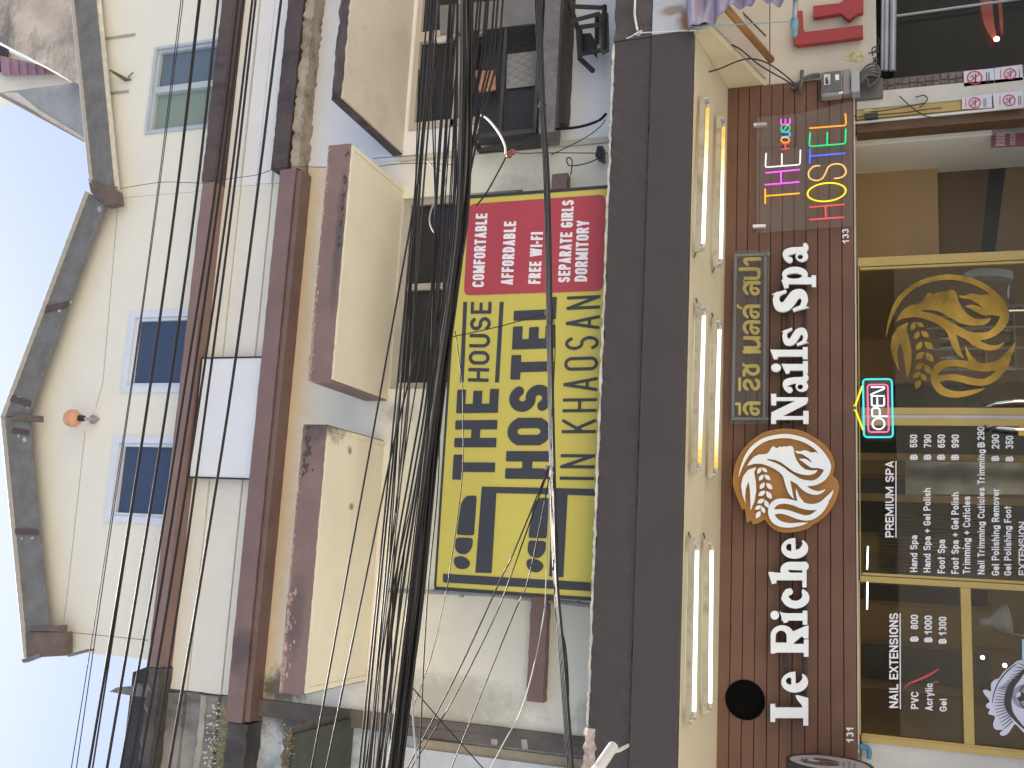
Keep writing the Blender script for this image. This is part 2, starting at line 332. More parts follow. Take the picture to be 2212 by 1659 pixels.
def trace(name, prims, tf, y, depth, m, parent, h=3, grow=0):
    if grow:
        prims = [(k, [(*p[:2], p[2]+grow) if len(p) > 2 else p for p in P]) for k, P in prims]
    me = flat_mesh(name, shape_loops(prims, h), 1.0)
    map_mesh(me, lambda a, b, c: on(tf(a, b), y)+np.array((0, -c*depth, 0)))
    return finish(name, me, m, parent)
def ell(cx, cy, rx, ry, n=24, a0=0, a1=360): return [(cx+rx*math.cos(R(a0+(a1-a0)*i/n)), cy+ry*math.sin(R(a0+(a1-a0)*i/n))) for i in range(n if a1-a0 == 360 else n+1)]
def bx(x0, y0, x1, y1): return ('P', [(x0, y0), (x1, y0), (x1, y1), (x0, y1)])
# --- stroke alphabet for printed lettering (unit: cap height)
XH = .73
def G(ch, q):
    O = [('A', .5, 1-q, .5, q, 0, 180), ('L', 0, 1-q, 0, q), ('A', .5, q, .5, q, 180, 360), ('L', 1, q, 1, 1-q)]
    Cc = [('A', .5, 1-q, .5, q, 12, 180), ('L', 0, 1-q, 0, q), ('A', .5, q, .5, q, 180, 348)]
    S = [('A', .5, .745, .48, .255, 15, 270), ('A', .5, .255, .5, .255, 90, -165)]
    arch = [('A', .5, 1-q, .5, q, 180, 0), ('L', 1, 1-q, 1, 0)]
    T = {'A': [('L', 0, 0, .5, 1), ('L', 1, 0, .5, 1), ('L', .2, .28, .8, .28)],
     'B': [('L', 0, 0, 0, 1), ('L', 0, 1, .5, 1), ('A', .5, .76, .42, .24, 90, -90), ('L', 0, .52, .5, .52), ('A', .5, .26, .5, .26, 90, -90), ('L', 0, 0, .5, 0)],
     'C': Cc, 'D': [('L', 0, 0, 0, 1), ('L', 0, 1, .35, 1), ('A', .35, .5, .65, .5, 90, -90), ('L', 0, 0, .35, 0)],
     'E': [('L', 0, 0, 0, 1), ('L', 0, 1, 1, 1), ('L', 0, .5, .9, .5), ('L', 0, 0, 1, 0)], 'F': [('L', 0, 0, 0, 1), ('L', 0, 1, 1, 1), ('L', 0, .5, .85, .5)],
     'G': Cc+[('L', 1, q*.8, 1, .44), ('L', 1, .44, .6, .44)], 'H': [('L', 0, 0, 0, 1), ('L', 1, 0, 1, 1), ('L', 0, .5, 1, .5)], 'I': [('L', .5, 0, .5, 1)],
     'K': [('L', 0, 0, 0, 1), ('L', 0, .38, 1, 1), ('L', .3, .56, 1, 0)], 'L': [('L', 0, 0, 0, 1), ('L', 0, 0, 1, 0)],
     'M': [('L', 0, 0, 0, 1), ('L', 1, 0, 1, 1), ('L', 0, 1, .5, .15), ('L', 1, 1, .5, .15)], 'N': [('L', 0, 0, 0, 1), ('L', 1, 0, 1, 1), ('L', 0, 1, 1, 0)], 'O': O,
     'P': [('L', 0, 0, 0, 1), ('L', 0, 1, .5, 1), ('A', .5, .73, .5, .27, 90, -90), ('L', 0, .46, .5, .46)],
     'R': [('L', 0, 0, 0, 1), ('L', 0, 1, .5, 1), ('A', .5, .73, .48, .27, 90, -90), ('L', 0, .46, .5, .46), ('L', .5, .46, 1, 0)], 'S': S,
     'T': [('L', .5, 0, .5, 1), ('L', 0, 1, 1, 1)], 'U': [('L', 0, 1, 0, q), ('A', .5, q, .5, q, 180, 360), ('L', 1, q, 1, 1)], 'V': [('L', 0, 1, .5, 0), ('L', 1, 1, .5, 0)],
     'W': [('L', 0, 1, .25, 0), ('L', .25, 0, .5, 1), ('L', .5, 1, .75, 0), ('L', .75, 0, 1, 1)], 'X': [('L', 0, 0, 1, 1), ('L', 0, 1, 1, 0)],
     'Y': [('L', 0, 1, .5, .42), ('L', 1, 1, .5, .42), ('L', .5, .42, .5, 0)], '+': [('L', .5, .15, .5, .75), ('L', 0, .45, 1, .45)], '-': [('L', 0, .42, 1, .42)],
     '0': O, '1': [('L', .62, 0, .62, 1), ('L', .62, .96, .1, .72)], '2': [('A', .5, .72, .5, .28, 170, -35), ('L', .92, .57, .05, .02), ('L', 0, 0, 1, 0)],
     '3': [('A', .48, .76, .45, .24, 160, -85), ('A', .48, .27, .52, .27, 85, -160)], '5': [('L', .1, 1, .95, 1), ('L', .1, 1, .06, .5), ('A', .48, .31, .52, .31, 135, -160)],
     '6': [('A', .5, .3, .5, .3, 0, 360), ('L', 0, .3, 0, .68), ('A', .5, .7, .5, .3, 180, 25)], '7': [('L', 0, 1, 1, 1), ('L', 1, 1, .35, 0)],
     '8': [('A', .5, .76, .44, .24, 0, 360), ('A', .5, .27, .5, .27, 0, 360)], '9': [('A', .5, .7, .5, .3, 0, 360), ('L', 1, .7, 1, .32), ('A', .5, .3, .5, .3, 0, -155)],
     'a': [('A', .5, .7, .45, .3, 160, 0), ('L', 1, .7, 1, 0), ('A', .5, .27, .5, .27, 0, 360)], 'c': Cc, 'd': O+[('L', 1, 0, 1, 9)], 'e': O[:2]+[('A', .5, q, .5, q, 180, 335), ('L', 1, 1-q, 1, .5), ('L', 0, .5, 1, .5)],
     'g': O+[('L', 1, 1, 1, -.15), ('A', .5, -.12, .5, .22, 0, -160)], 'h': [('L', 0, 0, 0, 9)]+arch, 'i': [('L', .5, 0, .5, 1), ('D', .5, 9)], 'l': [('L', .5, 0, .5, 9)],
     'm': [('L', 0, 0, 0, 1), ('A', .25, .72, .25, .28, 180, 0), ('L', .5, .72, .5, 0), ('A', .75, .72, .25, .28, 180, 0), ('L', 1, .72, 1, 0)], 'n': [('L', 0, 0, 0, 1)]+arch, 'o': O, 'p': O+[('L', 0, 1, 0, -.4)],
     'r': [('L', 0, 0, 0, 1), ('A', .75, .62, .75, .38, 175, 80)], 's': S, 't': [('L', .45, 0, .45, 9), ('L', 0, 1, 1, 1)], 'u': [('L', 0, 1, 0, q), ('A', .5, q, .5, q, 180, 360), ('L', 1, 1, 1, 0)],
     'v': [('L', 0, 1, .5, 0), ('L', 1, 1, .5, 0)], 'y': [('L', 0, 1, .55, 0), ('L', 1, 1, .35, -.4)]}
    T['฿'] = T['B']+[('L', .42, -.1, .42, 1.1)]
    return T[ch]
WID = dict(I=.2, M=.66, W=.82, i=.17, l=.17, m=.68, f=.28, t=.3, r=.34, T=.46, L=.42, E=.44, F=.42)
def gw(ch): return .24 if ch == ' ' else .25 if ch == '-' else WID.get(ch, .5 if ch.isupper() else .44)
def glyph(ch, W, r):
    low = ch.islower(); top = XH if low else 1.0
    q = min(.5, .55*(W-2*r)/max(top-2*r, .1))
    X = lambda x: r+x*(W-2*r) if W > 2*r else W/2
    def Yv(y): return (1-r if y == 9 else r+y*(top-2*r))
    h = .02; x0, x1, y0, y1 = -.06, W+.06, -.36, 1.2
    GX, GY = np.meshgrid(np.arange(x0, x1, h), np.arange(y0, y1, h)); F = np.full(GX.shape, 1e9)
    for s in G(ch, q):
        if s[0] == 'L': F = np.minimum(F, seg_sdf(GX, GY, (X(s[1]), Yv(s[2])), (X(s[3]), Yv(s[4])), r, r if (s[1] == s[3] or s[2] == s[4]) else r*1.5))
        elif s[0] == 'D': F = np.minimum(F, np.maximum(np.abs(GX-X(s[1]))-r, np.abs(GY-(1-r*.9))-r*.9))
        else:
            _, cx, cy, rx, ry, a0, a1 = s; n = max(8, int(abs(a1-a0)/12))
            P = [(X(cx+rx*math.cos(R(a0+(a1-a0)*i/n))), Yv(cy+ry*math.sin(R(a0+(a1-a0)*i/n)))) for i in range(n+1)]
            for i in range(n):
                F = np.minimum(F, seg_sdf(GX, GY, P[i], P[i+1], r, 0))
                if i: F = np.minimum(F, np.hypot(GX-P[i][0], GY-P[i][1])-r)
    if ch not in '฿gpy': F = np.maximum(F, np.maximum(-GY, GY-1))
    F = np.maximum(F, np.maximum(-GX, GX-W))
    return contours(F, x0, y0, h, .004)
GC = {}
def lettering(name, s, p0, p1, top, y, r, m, parent, depth=.003, gap=.09):
    A, B, Tp = on(p0, y), on(p1, y), on(top, y); H = np.linalg.norm(Tp-A); Lw = np.linalg.norm(B-A)/H
    n = sum(1 for c in s[:-1])
    k = (Lw-gap*n)/sum(gw(c) for c in s)
    loops = []; x = 0
    for c in s:
        W = gw(c)*k
        if c in 'Iil': W = max(W, 2*r+.01)
        if c != ' ':
            key = (c, round(W, 2), r)
            if key not in GC: GC[key] = glyph(c, key[1], r)
            loops += [[p+np.array((x, 0)) for p in P] for P in GC[key]]
        x += gw(c)*k+gap
    me = flat_mesh(name, loops, 1.0); ex, ey = (B-A)/(Lw), (Tp-A)
    map_mesh(me, lambda a, b, c: A+ex*a+ey*b+np.array((0, -c*depth, 0)))
    return finish(name, me, m, parent)

# ================================================================== setting
def struct(o): o['kind'] = 'structure'; return o
struct(MB().box(-60, 60, -60, 60, -.4, -.2).build('ground', mat('ground_concrete', (.34, .31, .27), .9, .15, .6)))
struct(MB().box(-60, 60, -30, -3.0, -.19, -.05).build('road', mat('worn_concrete_road', (.40, .365, .32), .9, .2, 1.5)))
struct(MB().box(-60, 60, -2.98, .0, -.19, .10).build('pavement', mat('paving', (.42, .41, .38), .85, .12, 2)))

# ================================================================== middle shophouse
XL, XM, XU = -1.36, 3.50, 3.36
YC = -.95                                                   # front of the canopy
A = thing('shophouse', 'cream shophouse with mauve brown ledges in the middle, under the grey gable roof', 'building', (1.1, 2, .1))
zc0 = zz(1564, 829, 0); zc1 = zz(1482, 829, YC); zf1 = zz(1386, 829, YC); zf2 = zz(1301, 829, YC)
# first floor wall with the window opening
wz = zz(858, 600, 0); wx0, wx1 = xx(868, 840, 0), xx(880, 428, 0); z7 = zz(600, 829, 0)
wall(XL, XM, zc0+.12, z7+.5, [(wx0, wx1, wz-1.15, wz)], 0, .22).build('wall', cream, A)
wn = MB()
for a, b, c, d in ((wx0, wx1, wz-.07, wz), (wx0, wx0+.06, wz-1.15, wz-.07), (wx1-.06, wx1, wz-1.15, wz-.07), ((wx0+wx1)/2+.02, (wx0+wx1)/2+.08, wz-1.15, wz-.07), (wx0, wx1, wz-1.15, wz-1.10)): wn.box(a, b, .03, .10, c, d)
wnd = wn.build('window', mat('stone_grey_frame', (.42, .41, .37), .6), A, bevel=.004)
MB().box(wx0+.05, wx1-.05, .07, .078, wz-1.12, wz-.06).build('pane', winmid, wnd)
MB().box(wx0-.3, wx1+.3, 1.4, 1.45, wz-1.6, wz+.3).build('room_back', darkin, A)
# ledges and parapet
e1a, e1b = zz(413, 829, -.22), zz(388, 829, -.22); e2a, e2b = zz(600, 829, -.2), zz(559, 829, -.2)
x1l, x2l = xx(322, 1440, -.22), xx(500, 1560, -.2)
MB().rbox(x1l, XU, -.22, .02, e1a, e1b, .09, .0025).build('ledge', brown, A)
lg = MB().rbox(x2l, XM-.08, -.2, .02, e2a+.03, e2b, .09, .0025).build('ledge', brown, A)
MB().rbox(x2l+.01, XM-.09, -.17, .02, e2a-.02, e2a+.028, .09, .002, 1, 1).build('lip', brown, lg)
pz = np.linspace(e2b, e1a, 5); pm = MB()
for i in range(4): pm.box(XL, XU, -.03-.016*(i % 2), .02, pz[i]+(.004 if i else 0), pz[i+1]-(.004 if i < 3 else 0))
pm.build('parapet', panel_m, A)
# awnings over the windows
def awning(Pm, x0, x1, yf, ztop, zbot, mside, msof, amp=.003):
    aw = MB().rbox(x0, x1, yf, .0, zbot, ztop, .045, amp, 3, 5).build('awning', mside, Pm)
    MB().box(x0+.05, x1-.05, yf+.05, -.001, zbot-.012, zbot+.02).build('soffit', msof, aw, bevel=.004)
    m = MB()
    for a, b, c, d in ((x0+.012, x1-.012, yf+.012, yf+.05), (x0+.012, x0+.05, yf+.05, -.001), (x1-.05, x1-.012, yf+.05, -.001)): m.box(a, b, c, d, zbot-.018, zbot+.02)
    m.build('drip_edge', msof, aw)
    return aw
def flakes(par, x0, x1, z0, z1, y, n, m, s_=.02):                       # flaked render standing out along an edge
    q = MB()
    for i in range(n):
        c = np.array((random.uniform(x0, x1), 0, z1-abs(random.gauss(0, .35))*(z1-z0))); r_ = s_*random.uniform(.3, 1.2); k = random.randint(4, 6); a0 = random.uniform(0, 6)
        P = [(c[0]+r_*1.5*math.cos(a0+6.283*i_/k)*random.uniform(.5, 1.1), y-random.uniform(.0008, .006), c[2]+r_*.7*math.sin(a0+6.283*i_/k)*random.uniform(.5, 1.1)) for i_ in range(k)]
        q.prism(P, (0, .008, 0))
    return tag(q.build('flaking_render', m, par), kind='stuff')
flm = mat('flaked_render', (.42, .31, .28), .9, .3, 12, .6, (.12, .09, .085), 8); fld = mat('dark_flake', (.075, .065, .062), .9, .3, 12)
za = zz(855, 600, 0); ya = -.985
zat = zz(688, 560, ya)
ax0, ax1 = on((735, 822), ya)[0], on((735, 312), ya)[0]
awc = awning(A, ax0, ax1, ya, zat, za, brown, soffit)
za2 = za
bx0, bx1 = on((655, 1502), ya)[0], on((700, 917), ya)[0]
awl = awning(A, bx0, bx1, ya, zat, za2, brown, soffit)
flakes(awl, bx0+.02, bx0+.75, zat-.10, zat, ya-.002, 60, flm); flakes(awl, bx0+.9, bx1-.02, zat-.03, zat, ya-.002, 40, flm, .011); flakes(awl, bx1-.4, bx1-.01, zat-.16, zat-.03, ya-.002, 40, fld, .016)
flakes(awc, ax0+.01, ax0+.8, zat-.05, zat, ya-.002, 45, flm, .013); flakes(awc, ax0+.8, ax1, zat-.03, zat, ya-.002, 45, flm, .012); flakes(awc, ax1-.9, ax1-.02, za-.005, za+.035, ya-.002, 34, fld, .014)
# short brown ledge strip low on the wall, behind the sign
s0, s1 = zz(1176, 1444, -.1), zz(1140, 1444, -.1)
MB().rbox(xx(1150, 1516, -.1), 3.2, -.1, .01, s0, s1, .06, .004).build('string_course', brown, A)
# canopy: slab, fascia and sloping ceiling
cn = MB().rbox(-3.2, 3.86, YC, -.0, zf1+.004, zf2, .05, .006, 3, 4).build('canopy', fascia, A)
MB().box(-3.2, 3.862, YC-.025, YC+.06, zc1+.002, zf1).build('fascia_board', fascia, cn, bevel=.004)
MB().rbox(-3.2, 3.85, YC+.01, -.02, zf2+.004, zf2+.022, .03, .006, 2, 1).build('top_screed', mat('pale_screed', (.6, .57, .5), .9, .1), cn)
MB().rbox(on((1270, 1659), YC)[0]-.4, on((1266, 1572), YC)[0], YC-.012, YC+.06, zf2-.05, zf2+.028, .02, .014, 2, 4).build('broken_edge', mat('raw_plaster', (.46, .38, .34), .9, .25, 14, .6, (.15, .12, .11), 9), cn)
MB().hexa([(-3.2, YC+.061, zc1), (3.855, YC+.061, zc1), (3.855, .02, zc0), (-3.2, .02, zc0)], [(-3.2, YC+.061, zc1+.08), (3.855, YC+.061, zc1+.08), (3.855, .02, zc0+.08), (-3.2, .02, zc0+.08)]).build('ceiling', ceilm, cn)
MB().prism([(3.862, 0, zc0+.1), (3.862, YC+.02, zc1+.1), on(t(2, 0, 1700, 250), -.9)*0+np.array((3.862, -.97, 3.432)), (3.862, 0, 3.117)], (.05, 0, 0)).build('cheek_board', mat('cheek_paint', (.66, .60, .42), .75, .04), cn)
# plank cladding over the shop
zp0, zp1 = zz(1847, 829, 0), zc0+.01; npk = 11; xr = 3.855
pk = MB(); ph = (zp1-zp0)/npk
for i in range(npk): pk.box(-2.6, xr, -.02, .03, zp0+ph*i+.0025, zp0+ph*(i+1)-.0025)
cl = pk.build('plank_cladding', plank, A, bevel=.003)
MB().box(-2.6, xr-.01, .005, .06, zp0, zp1).build('plank_backing', groove, cl)
MB().box(-1.25, 3.70, -.026, .055, zp0-.014, zp0-.002).build('drip_strip', mat('pale_trim', (.45, .42, .37), .6), cl)
MB().box(-3, xr, .06, .26, zp0+.01, zc0+.14).build('lintel', cream, A)
# gable wall with windows
gy = 0.0
def wrect(P): q = [on(p, gy) for p in P]; return q
lw = (xx(260, 1130, gy), xx(260, 941.5, gy), e1a-.35, zz(237, 1033, gy)); mw = (xx(290, 849, gy), xx(290, 672.5, gy), e1a-.35, zz(272, 760, gy))
rw = (xx(330, 290, gy), xx(345, 102, gy), e1a-.35, zz(325, 196, gy))
gz = max(lw[3], mw[3], rw[3])+.02
xg = on((200, 1412), gy)[0]
wall(xg, XU, e1a-.4, gz, [lw, mw, (rw[0], XU, rw[2], rw[3])] if rw[0] < XU else [lw, mw], gy, .15).build('gable_wall', cream_hi, A)
ap = [on((36, 902), gy), on((70, 1240), gy), on((92, 1405), gy)]; ar = [on((118, 700), gy), on((205, 445), gy), on((214, 398), gy)]
MB().prism([(xg, gy, gz), tuple(ap[2]), tuple(ap[1]), tuple(ap[0]), tuple(ar[0]), tuple(ar[1]), (XU, gy, ar[1][2]-.06), (XU, gy, gz)], (0, .15, 0)).build('gable_top', cream_hi, A)
def win(Pm, r, fm, gm, mull=0):
    x0, x1, z0, z1 = r; m = MB(); ft = .03 if mull else .07
    for a, b, c, d in ((x0, x1, z1-ft, z1), (x0, x0+ft, z0, z1-ft), (x1-ft, x1, z0, z1-ft)): m.box(a, b, gy-.018, gy+.05, c, d)
    for a, b, c, d in ((x0+ft, x1-ft, z1-ft-.03, z1-ft), (x0+ft, x0+ft+.03, z0, z1-ft-.03), (x1-ft-.03, x1-ft, z0, z1-ft-.03)): m.box(a, b, gy+.012, gy+.07, c, d)
    if mull: m.box((x0+x1)/2-.035, (x0+x1)/2+.035, gy-.004, gy+.07, z0, z1-ft-.03)
    f = m.build('window', fm, Pm, bevel=.004)
    if mull:
        xm_ = (x0+x1)/2
        MB().box(x0+.03, xm_-.02, gy+.055, gy+.061, z0, z1-.03).build('pane', clear('sea_green_glass', (.5, .6, .52), 1.6, .62, (.38, .48, .40), .05), f)
        MB().box(xm_+.02, x1-.03, gy+.055, gy+.061, z0, z1-.03).build('pane', gm, f)
    else: MB().box(x0+.06, x1-.06, gy+.055, gy+.061, z0, z1-.06).build('pane', gm, f)
    return f
win(A, lw, alum, winblue); win(A, mw, alum, winblue)
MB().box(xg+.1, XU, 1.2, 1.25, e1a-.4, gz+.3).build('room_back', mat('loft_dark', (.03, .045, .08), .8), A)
# thin joint lines of the gable sheeting
jl = MB()
for P in ([(222, 829), (207, 880)], [(184, 890+40), (150, 1244)], [(150, 1244), (138, 1345)], [(254, 450), (240, 620), (222, 829)], [(142, 1365), (320, 1383)]):
    jl.tube([on(p, gy-.001) for p in P], .0035, 4)
jl.build('sheet_joint', mat('joint_line', (.28, .26, .22), .9), A)
# roof boards, sheets and straps
yb = -.16
def board(Pm, pts, m=barge): return quad(pts, yb, .03).build('barge_board', m, Pm, bevel=.003)
board(A, [(2, 900), (10, 938), (39, 1244), (55, 1418), (108, 1414), (105, 1349), (93, 1244), (64, 930), (60, 902)])
board(A, [(2, 898), (27, 829), (182, 415), (226, 441), (147, 657), (86, 829), (62, 899)])
def roof(Pm, p, q, nm='roof', back=3.0, lift=.008):
    a, b = on(p, yb-.05), on(q, yb-.05); n = 26; m = MB(); vs = []
    for i in range(n*4+1):
        u = i/(n*4); P = a+(b-a)*u; P[2] += lift+.0025*math.cos(2*math.pi*u*n)
        vs += [tuple(P), (P[0], back, P[2])]
    vs2 = [(x, y, z+.008) for x, y, z in vs]; k = len(vs)
    m.add(vs+vs2, [(2*i, 2*i+1, 2*i+3, 2*i+2) for i in range(n*4)]+[(k+2*i, k+2*i+2, k+2*i+3, k+2*i+1) for i in range(n*4)]+[(2*i, 2*i+2, k+2*i+2, k+2*i) for i in range(n*4)])
    return m.build(nm, roofm, Pm, smooth=True)
roof(A, (53, 1421), (3, 901)); roof(A, (3, 900), (186, 412))
for P in ([(96, 675), (99, 660), (150, 649), (145, 664)], [(17, 865), (22, 852), (66, 866), (63, 880)], [(28, 923), (62, 929), (62, 940), (24, 935)], [(31, 1141), (82, 1144), (84, 1155), (30, 1154)]):
    quad(P, yb-.012, .01).build('strap', brown_dk, A)
ck = mat('pale_caulk', (.42, .41, .38), .8, .2, 12)
for c, w_, h_ in (((150, 652), 9, 5), ((128, 670), 6, 7), ((60, 880), 7, 5), ((40, 858), 10, 4), ((52, 950), 9, 8), ((70, 1162), 9, 5), ((46, 1163), 6, 4), ((40, 902+40), 5, 6), ((214, 452), 7, 9)): quad([(c[0]+w_*.6*math.cos(k*1.05+.3)*random.uniform(.6, 1.1), c[1]+h_*.8*math.sin(k*1.05+.3)*random.uniform(.6, 1.1)) for k in range(6)], yb-.004, .006).build('caulk_patch', ck, A)
for P, dy in (([(24, 894), (86, 898), (86, 911), (24, 908)], .05), ([(66, 1350+5), (137, 1350), (137, 1364), (66, 1363)], .05), ([(55, 1366), (136, 1366), (136, 1417), (58, 1421)], .12), ([(190, 385), (250, 410), (254, 438), (226, 444), (196, 415)], .10)): MB().prism([on(p, yb-.025) for p in P], (0, dy, 0)).build('purlin_end', mat('old_timber', (.13, .10, .085), .8, .25, 8), A)
for P in ([(46, 1425), (50, 1432), (88, 1418), (84, 1411)], [(144, 1414), (146, 1419), (196, 1405), (188, 1402)]): quad(P, yb-.03, .06).build('eaves_splinter', barge, A)

MB().box(-1.36, XM, 4.0, 4.1, .1, e1a).build('rear_wall', cream, A)
MB().box(-1.36, XM, .23, 3.99, e1a-.5, e1a-.42).build('floor_slab', grime, A)
MB().box(-1.36, XM, .27, 3.99, zc0+.02, zc0+.12).build('floor_slab', grime, A)
for x in (-1.36, XM-.1): MB().box(x, x+.1, .3, 3.98, .1, e1a-.51).build('party_wall', cream, A)
# ================================================================== right shophouse
B = thing('shophouse', 'white shophouse with blackened awning and red letters, at the upper edge of the photo', 'building', (5, 2, .1))
XR = 6.6
rz = zz(890, 200, 0); rx0 = xx(887, 283, 0); rbot = zz(1190, 150, 0)
wall(XM+.002, XR, zc0-.1+.35, z7+.5, [(rx0, XR-.3, rbot, rz)], 0.0, .22).build('wall', white_wall, B)
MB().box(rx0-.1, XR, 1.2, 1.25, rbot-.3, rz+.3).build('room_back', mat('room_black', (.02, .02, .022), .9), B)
fr = MB(); frz = zz(985, 200, 0)
for a, b, c, d in ((rx0, XR-.3, rz-.05, rz), (rx0, rx0+.07, rbot, rz-.05), (xx(900, 84, 0)-.05, xx(900, 84, 0)+.05, rbot, rz-.05), (rx0, XR-.3, frz-.03, frz+.03), (XR-.36, XR-.3, rbot, rz-.05)): fr.box(a, b, -.02, .06, c, d)
rwn = fr.build('window', mat('cream_timber', (.50, .46, .38), .6, .08), B, bevel=.004)
MB().box(rx0+.03, XR-.32, .03, .036, rbot, rz-.03).build('pane', winmid, rwn)
rz0, rz1 = zz(655, 60, -.22), zz(612, 60, -.22)
MB().rbox(XM-.075, XR, -.21, .02, zz(636, 200, -.21), zz(602, 200, -.21), .05, .005, 2, 4).build('ledge', brown_dk, B)
MB().rbox(XM-.07, XR, -.18, .0, zz(660, 200, -.18), zz(636, 200, -.21)-.004, .04, .016, 2, 3).build('broken_render', mat('flaking_render', (.50, .43, .33), .9, .25, 14, .9, (.10, .07, .05), 7, 1, .8, 40, dlo=.45), B)
MB().rbox(XU+.004, XR, -.225, .02, e1a, e1b+.01, .06, .004).build('ledge', brown_dk, B)
pm = MB()
for i in range(4): pm.box(XU+.004, XR, -.032-.016*(i % 2), .02, pz[i]+.012, pz[i+1]-.004)
pm.build('parapet', panel_w, B)
yr = -1.15; qx0 = onz((727, 228), 6.33)[0]
rzb = zz(868, 330, 0)
awning(B, on((735, 214), yr)[0]-.0, XR, yr, zz(722, 150, yr), rzb, brown_dk, mat('grey_soffit', (.58, .53, .46), .8, .08, 2, .5, (.32, .27, .21), 1.8, 1, .15, 30), .007)
MB().rbox(xx(1200, 270, -.1), XR, -.12, .01, zz(1232, 60, -.12), zz(1200, 60, -.12), .06, .004).build('string_course', fascia, B)
cn2 = MB().rbox(3.87, XR, YC+.005, .0, zf1+.004, zf2+.01, .06, .008, 3, 4).build('canopy', grime_dk, B)
MB().box(3.87, XR, YC-.02, YC+.05, zc1-.01, zf1).build('fascia_sheet', rust, cn2)
MB().prism([(3.92, 0, 3.10), (3.92, -.99, 3.42), (XR, -.99, 3.42), (XR, 0, 3.10)], (0, .02, .06)).build('ceiling', mat('grey_cream_ceiling', (.52, .47, .40), .8, .05), cn2)
zs0 = zz(1893, 80, -.01)
MB().box(3.86, XR, .0, .2, zs0, 3.3).build('sign_fascia', mat('sign_fascia_paint', (.50, .46, .39), .7, .05, 2, .25, (.3, .25, .2), 1.5), B)
st = MB()
for P in ([(1663, 0), (1663, 210)],): st.tube([on(p, -.002) for p in P], .004, 4)
for a, b in (((1592, 15), (1654, 78)),): st.tube([on(a, -.5), on(b, -.25)], .008, 5)
st.build('panel_joint', mat('joint_dark', (.1, .09, .08), .9), B)
MB().box(XM+.01, XR, 3.0, 3.1, 0, e1a).build('rear_wall', white_wall, B)
MB().box(XR, XR+.1, .3, 3.0, 0, e1a).build('party_wall', white_wall, B)
for z in (3.31, e1a-.5): MB().box(XM+.01, XR, .3, 2.99, z, z+.08).build('floor_slab', grime, B)
# gable of the right house
grz = rw[3]+.02
if rw[0] > XU: wall(XU+.004, XR, e1a-.4, grz, [rw], gy, .15).build('gable_wall', cream_hi, B)
win(B, rw, mat('grey_aluminium', (.46, .52, .58), .4, .06), clear('pale_green_glass', (.50, .58, .56), 1.65, .6, (.20, .28, .35), .04), 1)
MB().box(rw[0]-.1, rw[1]+.1, .8, .82, rw[2], rw[3]+.2).build('room_back', mat('loft_green', (.40, .50, .38), .8, .5, 1.2), B)
tp = [on((214, 398), gy), on((175, 0), gy)]; tx = tp[1]+(tp[1]-tp[0])*.5
MB().prism([(XU+.004, gy, grz), (XU+.004, gy, tp[0][2]), tuple(tx), (tx[0], gy, grz)], (0, .15, 0)).build('gable_top', cream_hi, B)
board(B, [(196, 392), (154, 0), (135, -190), (186, -190), (206, 0), (245, 408)])
quad([(244, 402), (206.5, 0), (190, -190), (198, -190), (212, 0), (251, 402)], yb+.02, .05).build('torn_sheet_edge', mat('pale_sheet_edge', (.62, .60, .53), .8, .2, 12), B)
bt = MB()
for p, q in ((t(0, 0, 885, 335), t(0, 0, 1168, 295)), (t(0, 0, 925, 803), t(0, 0, 1110, 787))): bt.tube([on(p, -.012), on(q, -.012)], .014, 4)
bt.build('sheet_batten', mat('batten_grey', (.40, .40, .36), .8), B)
rf = roof(B, (195, 394), (135, -190))
# street level of the right house
MB().box(3.86, XR, .25, .3, 0, zs0).build('glass_wall', clear('dark_shop_glass', (.80, .82, .82), 1.22, .01, (.03, .033, .033), .03), B)
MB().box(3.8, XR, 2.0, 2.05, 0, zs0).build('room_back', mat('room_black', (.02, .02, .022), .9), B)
mo = mat('mosaic_tile', (.12, .085, .07), .35, .5, 22, .6, (.30, .25, .2), 12, 1, .5, 60, dlo=.55)
mx0, mx1 = xx(2000, 208, .03), xx(1960, 166, .03)
MB().box(mx0, mx1, .03, .26, 0, zs0-.04).build('pillar_mosaic', mo, B)
tl = MB()
for i in range(24):
    for j in range(3):
        a = mx0+(mx1-mx0)*(j+(.0 if i % 2 else .12))/3.2; tl.box(a+.006, a+(mx1-mx0)/3.4, .018, .029, 1.2+i*.055, 1.2+i*.055+.045)
tl.build('pillar_tile', mo, B, bevel=.003)
hr = MB()
for X, r in ((1846+zx/4-1659+1659-1846, .022) for zx in ()): pass
for zx, r in ((985, .012), (1018, .02), (1075, .026)): hr.tube([on((1659+zx/4, -40), -.03), on((1659+zx/4+2, 0), -.03), on((1659+zx/4, 152), -.03)], r, 8)
hr.build('shutter_rail', metal, B, smooth=True)
MB().tube([on((1934, 35), .24), on((2215, -4), .24)], .012, 6).build('glass_joint', metal, B)

# ================================================================== left shophouse
Cc = thing('shophouse', 'derelict grimy shophouse with mossy dark awning along the lower edge of the photo', 'building', (-2.2, 2, .1))
XLL = -4.5; pl0, pl1 = xx(800, 1577, -.05), xx(800, 1524, -.05)
wall(XLL, pl0+.01, zc0+.1, z7+.6, [], .03, .2).build('wall', blue_wall, Cc)
MB().rbox(pl0, XL+.0, -.05, .03, zf2+.02, z7-.02, .02, .004, 2, 30).build('pilaster', mat('grimy_pilaster', (.14, .12, .105), .85, .25, 5, .8, (.05, .045, .045), 2, 3, .3, 40), Cc)
MB().rbox(XLL, pl0-.03, .005, .028, zf2-.1, zz(905, 1620, 0), .1, .003).build('stained_render', tan_wall, Cc)
zt = zz(905, 1640, 0)
dl = MB().rbox(XLL, xx(742, 1585, -1.0), -1.0, .02, zz(775, 1640, 0)+.1, zz(610, 1640, -1.0), .05, .02, 4, 5).build('awning', grime_dk, Cc)
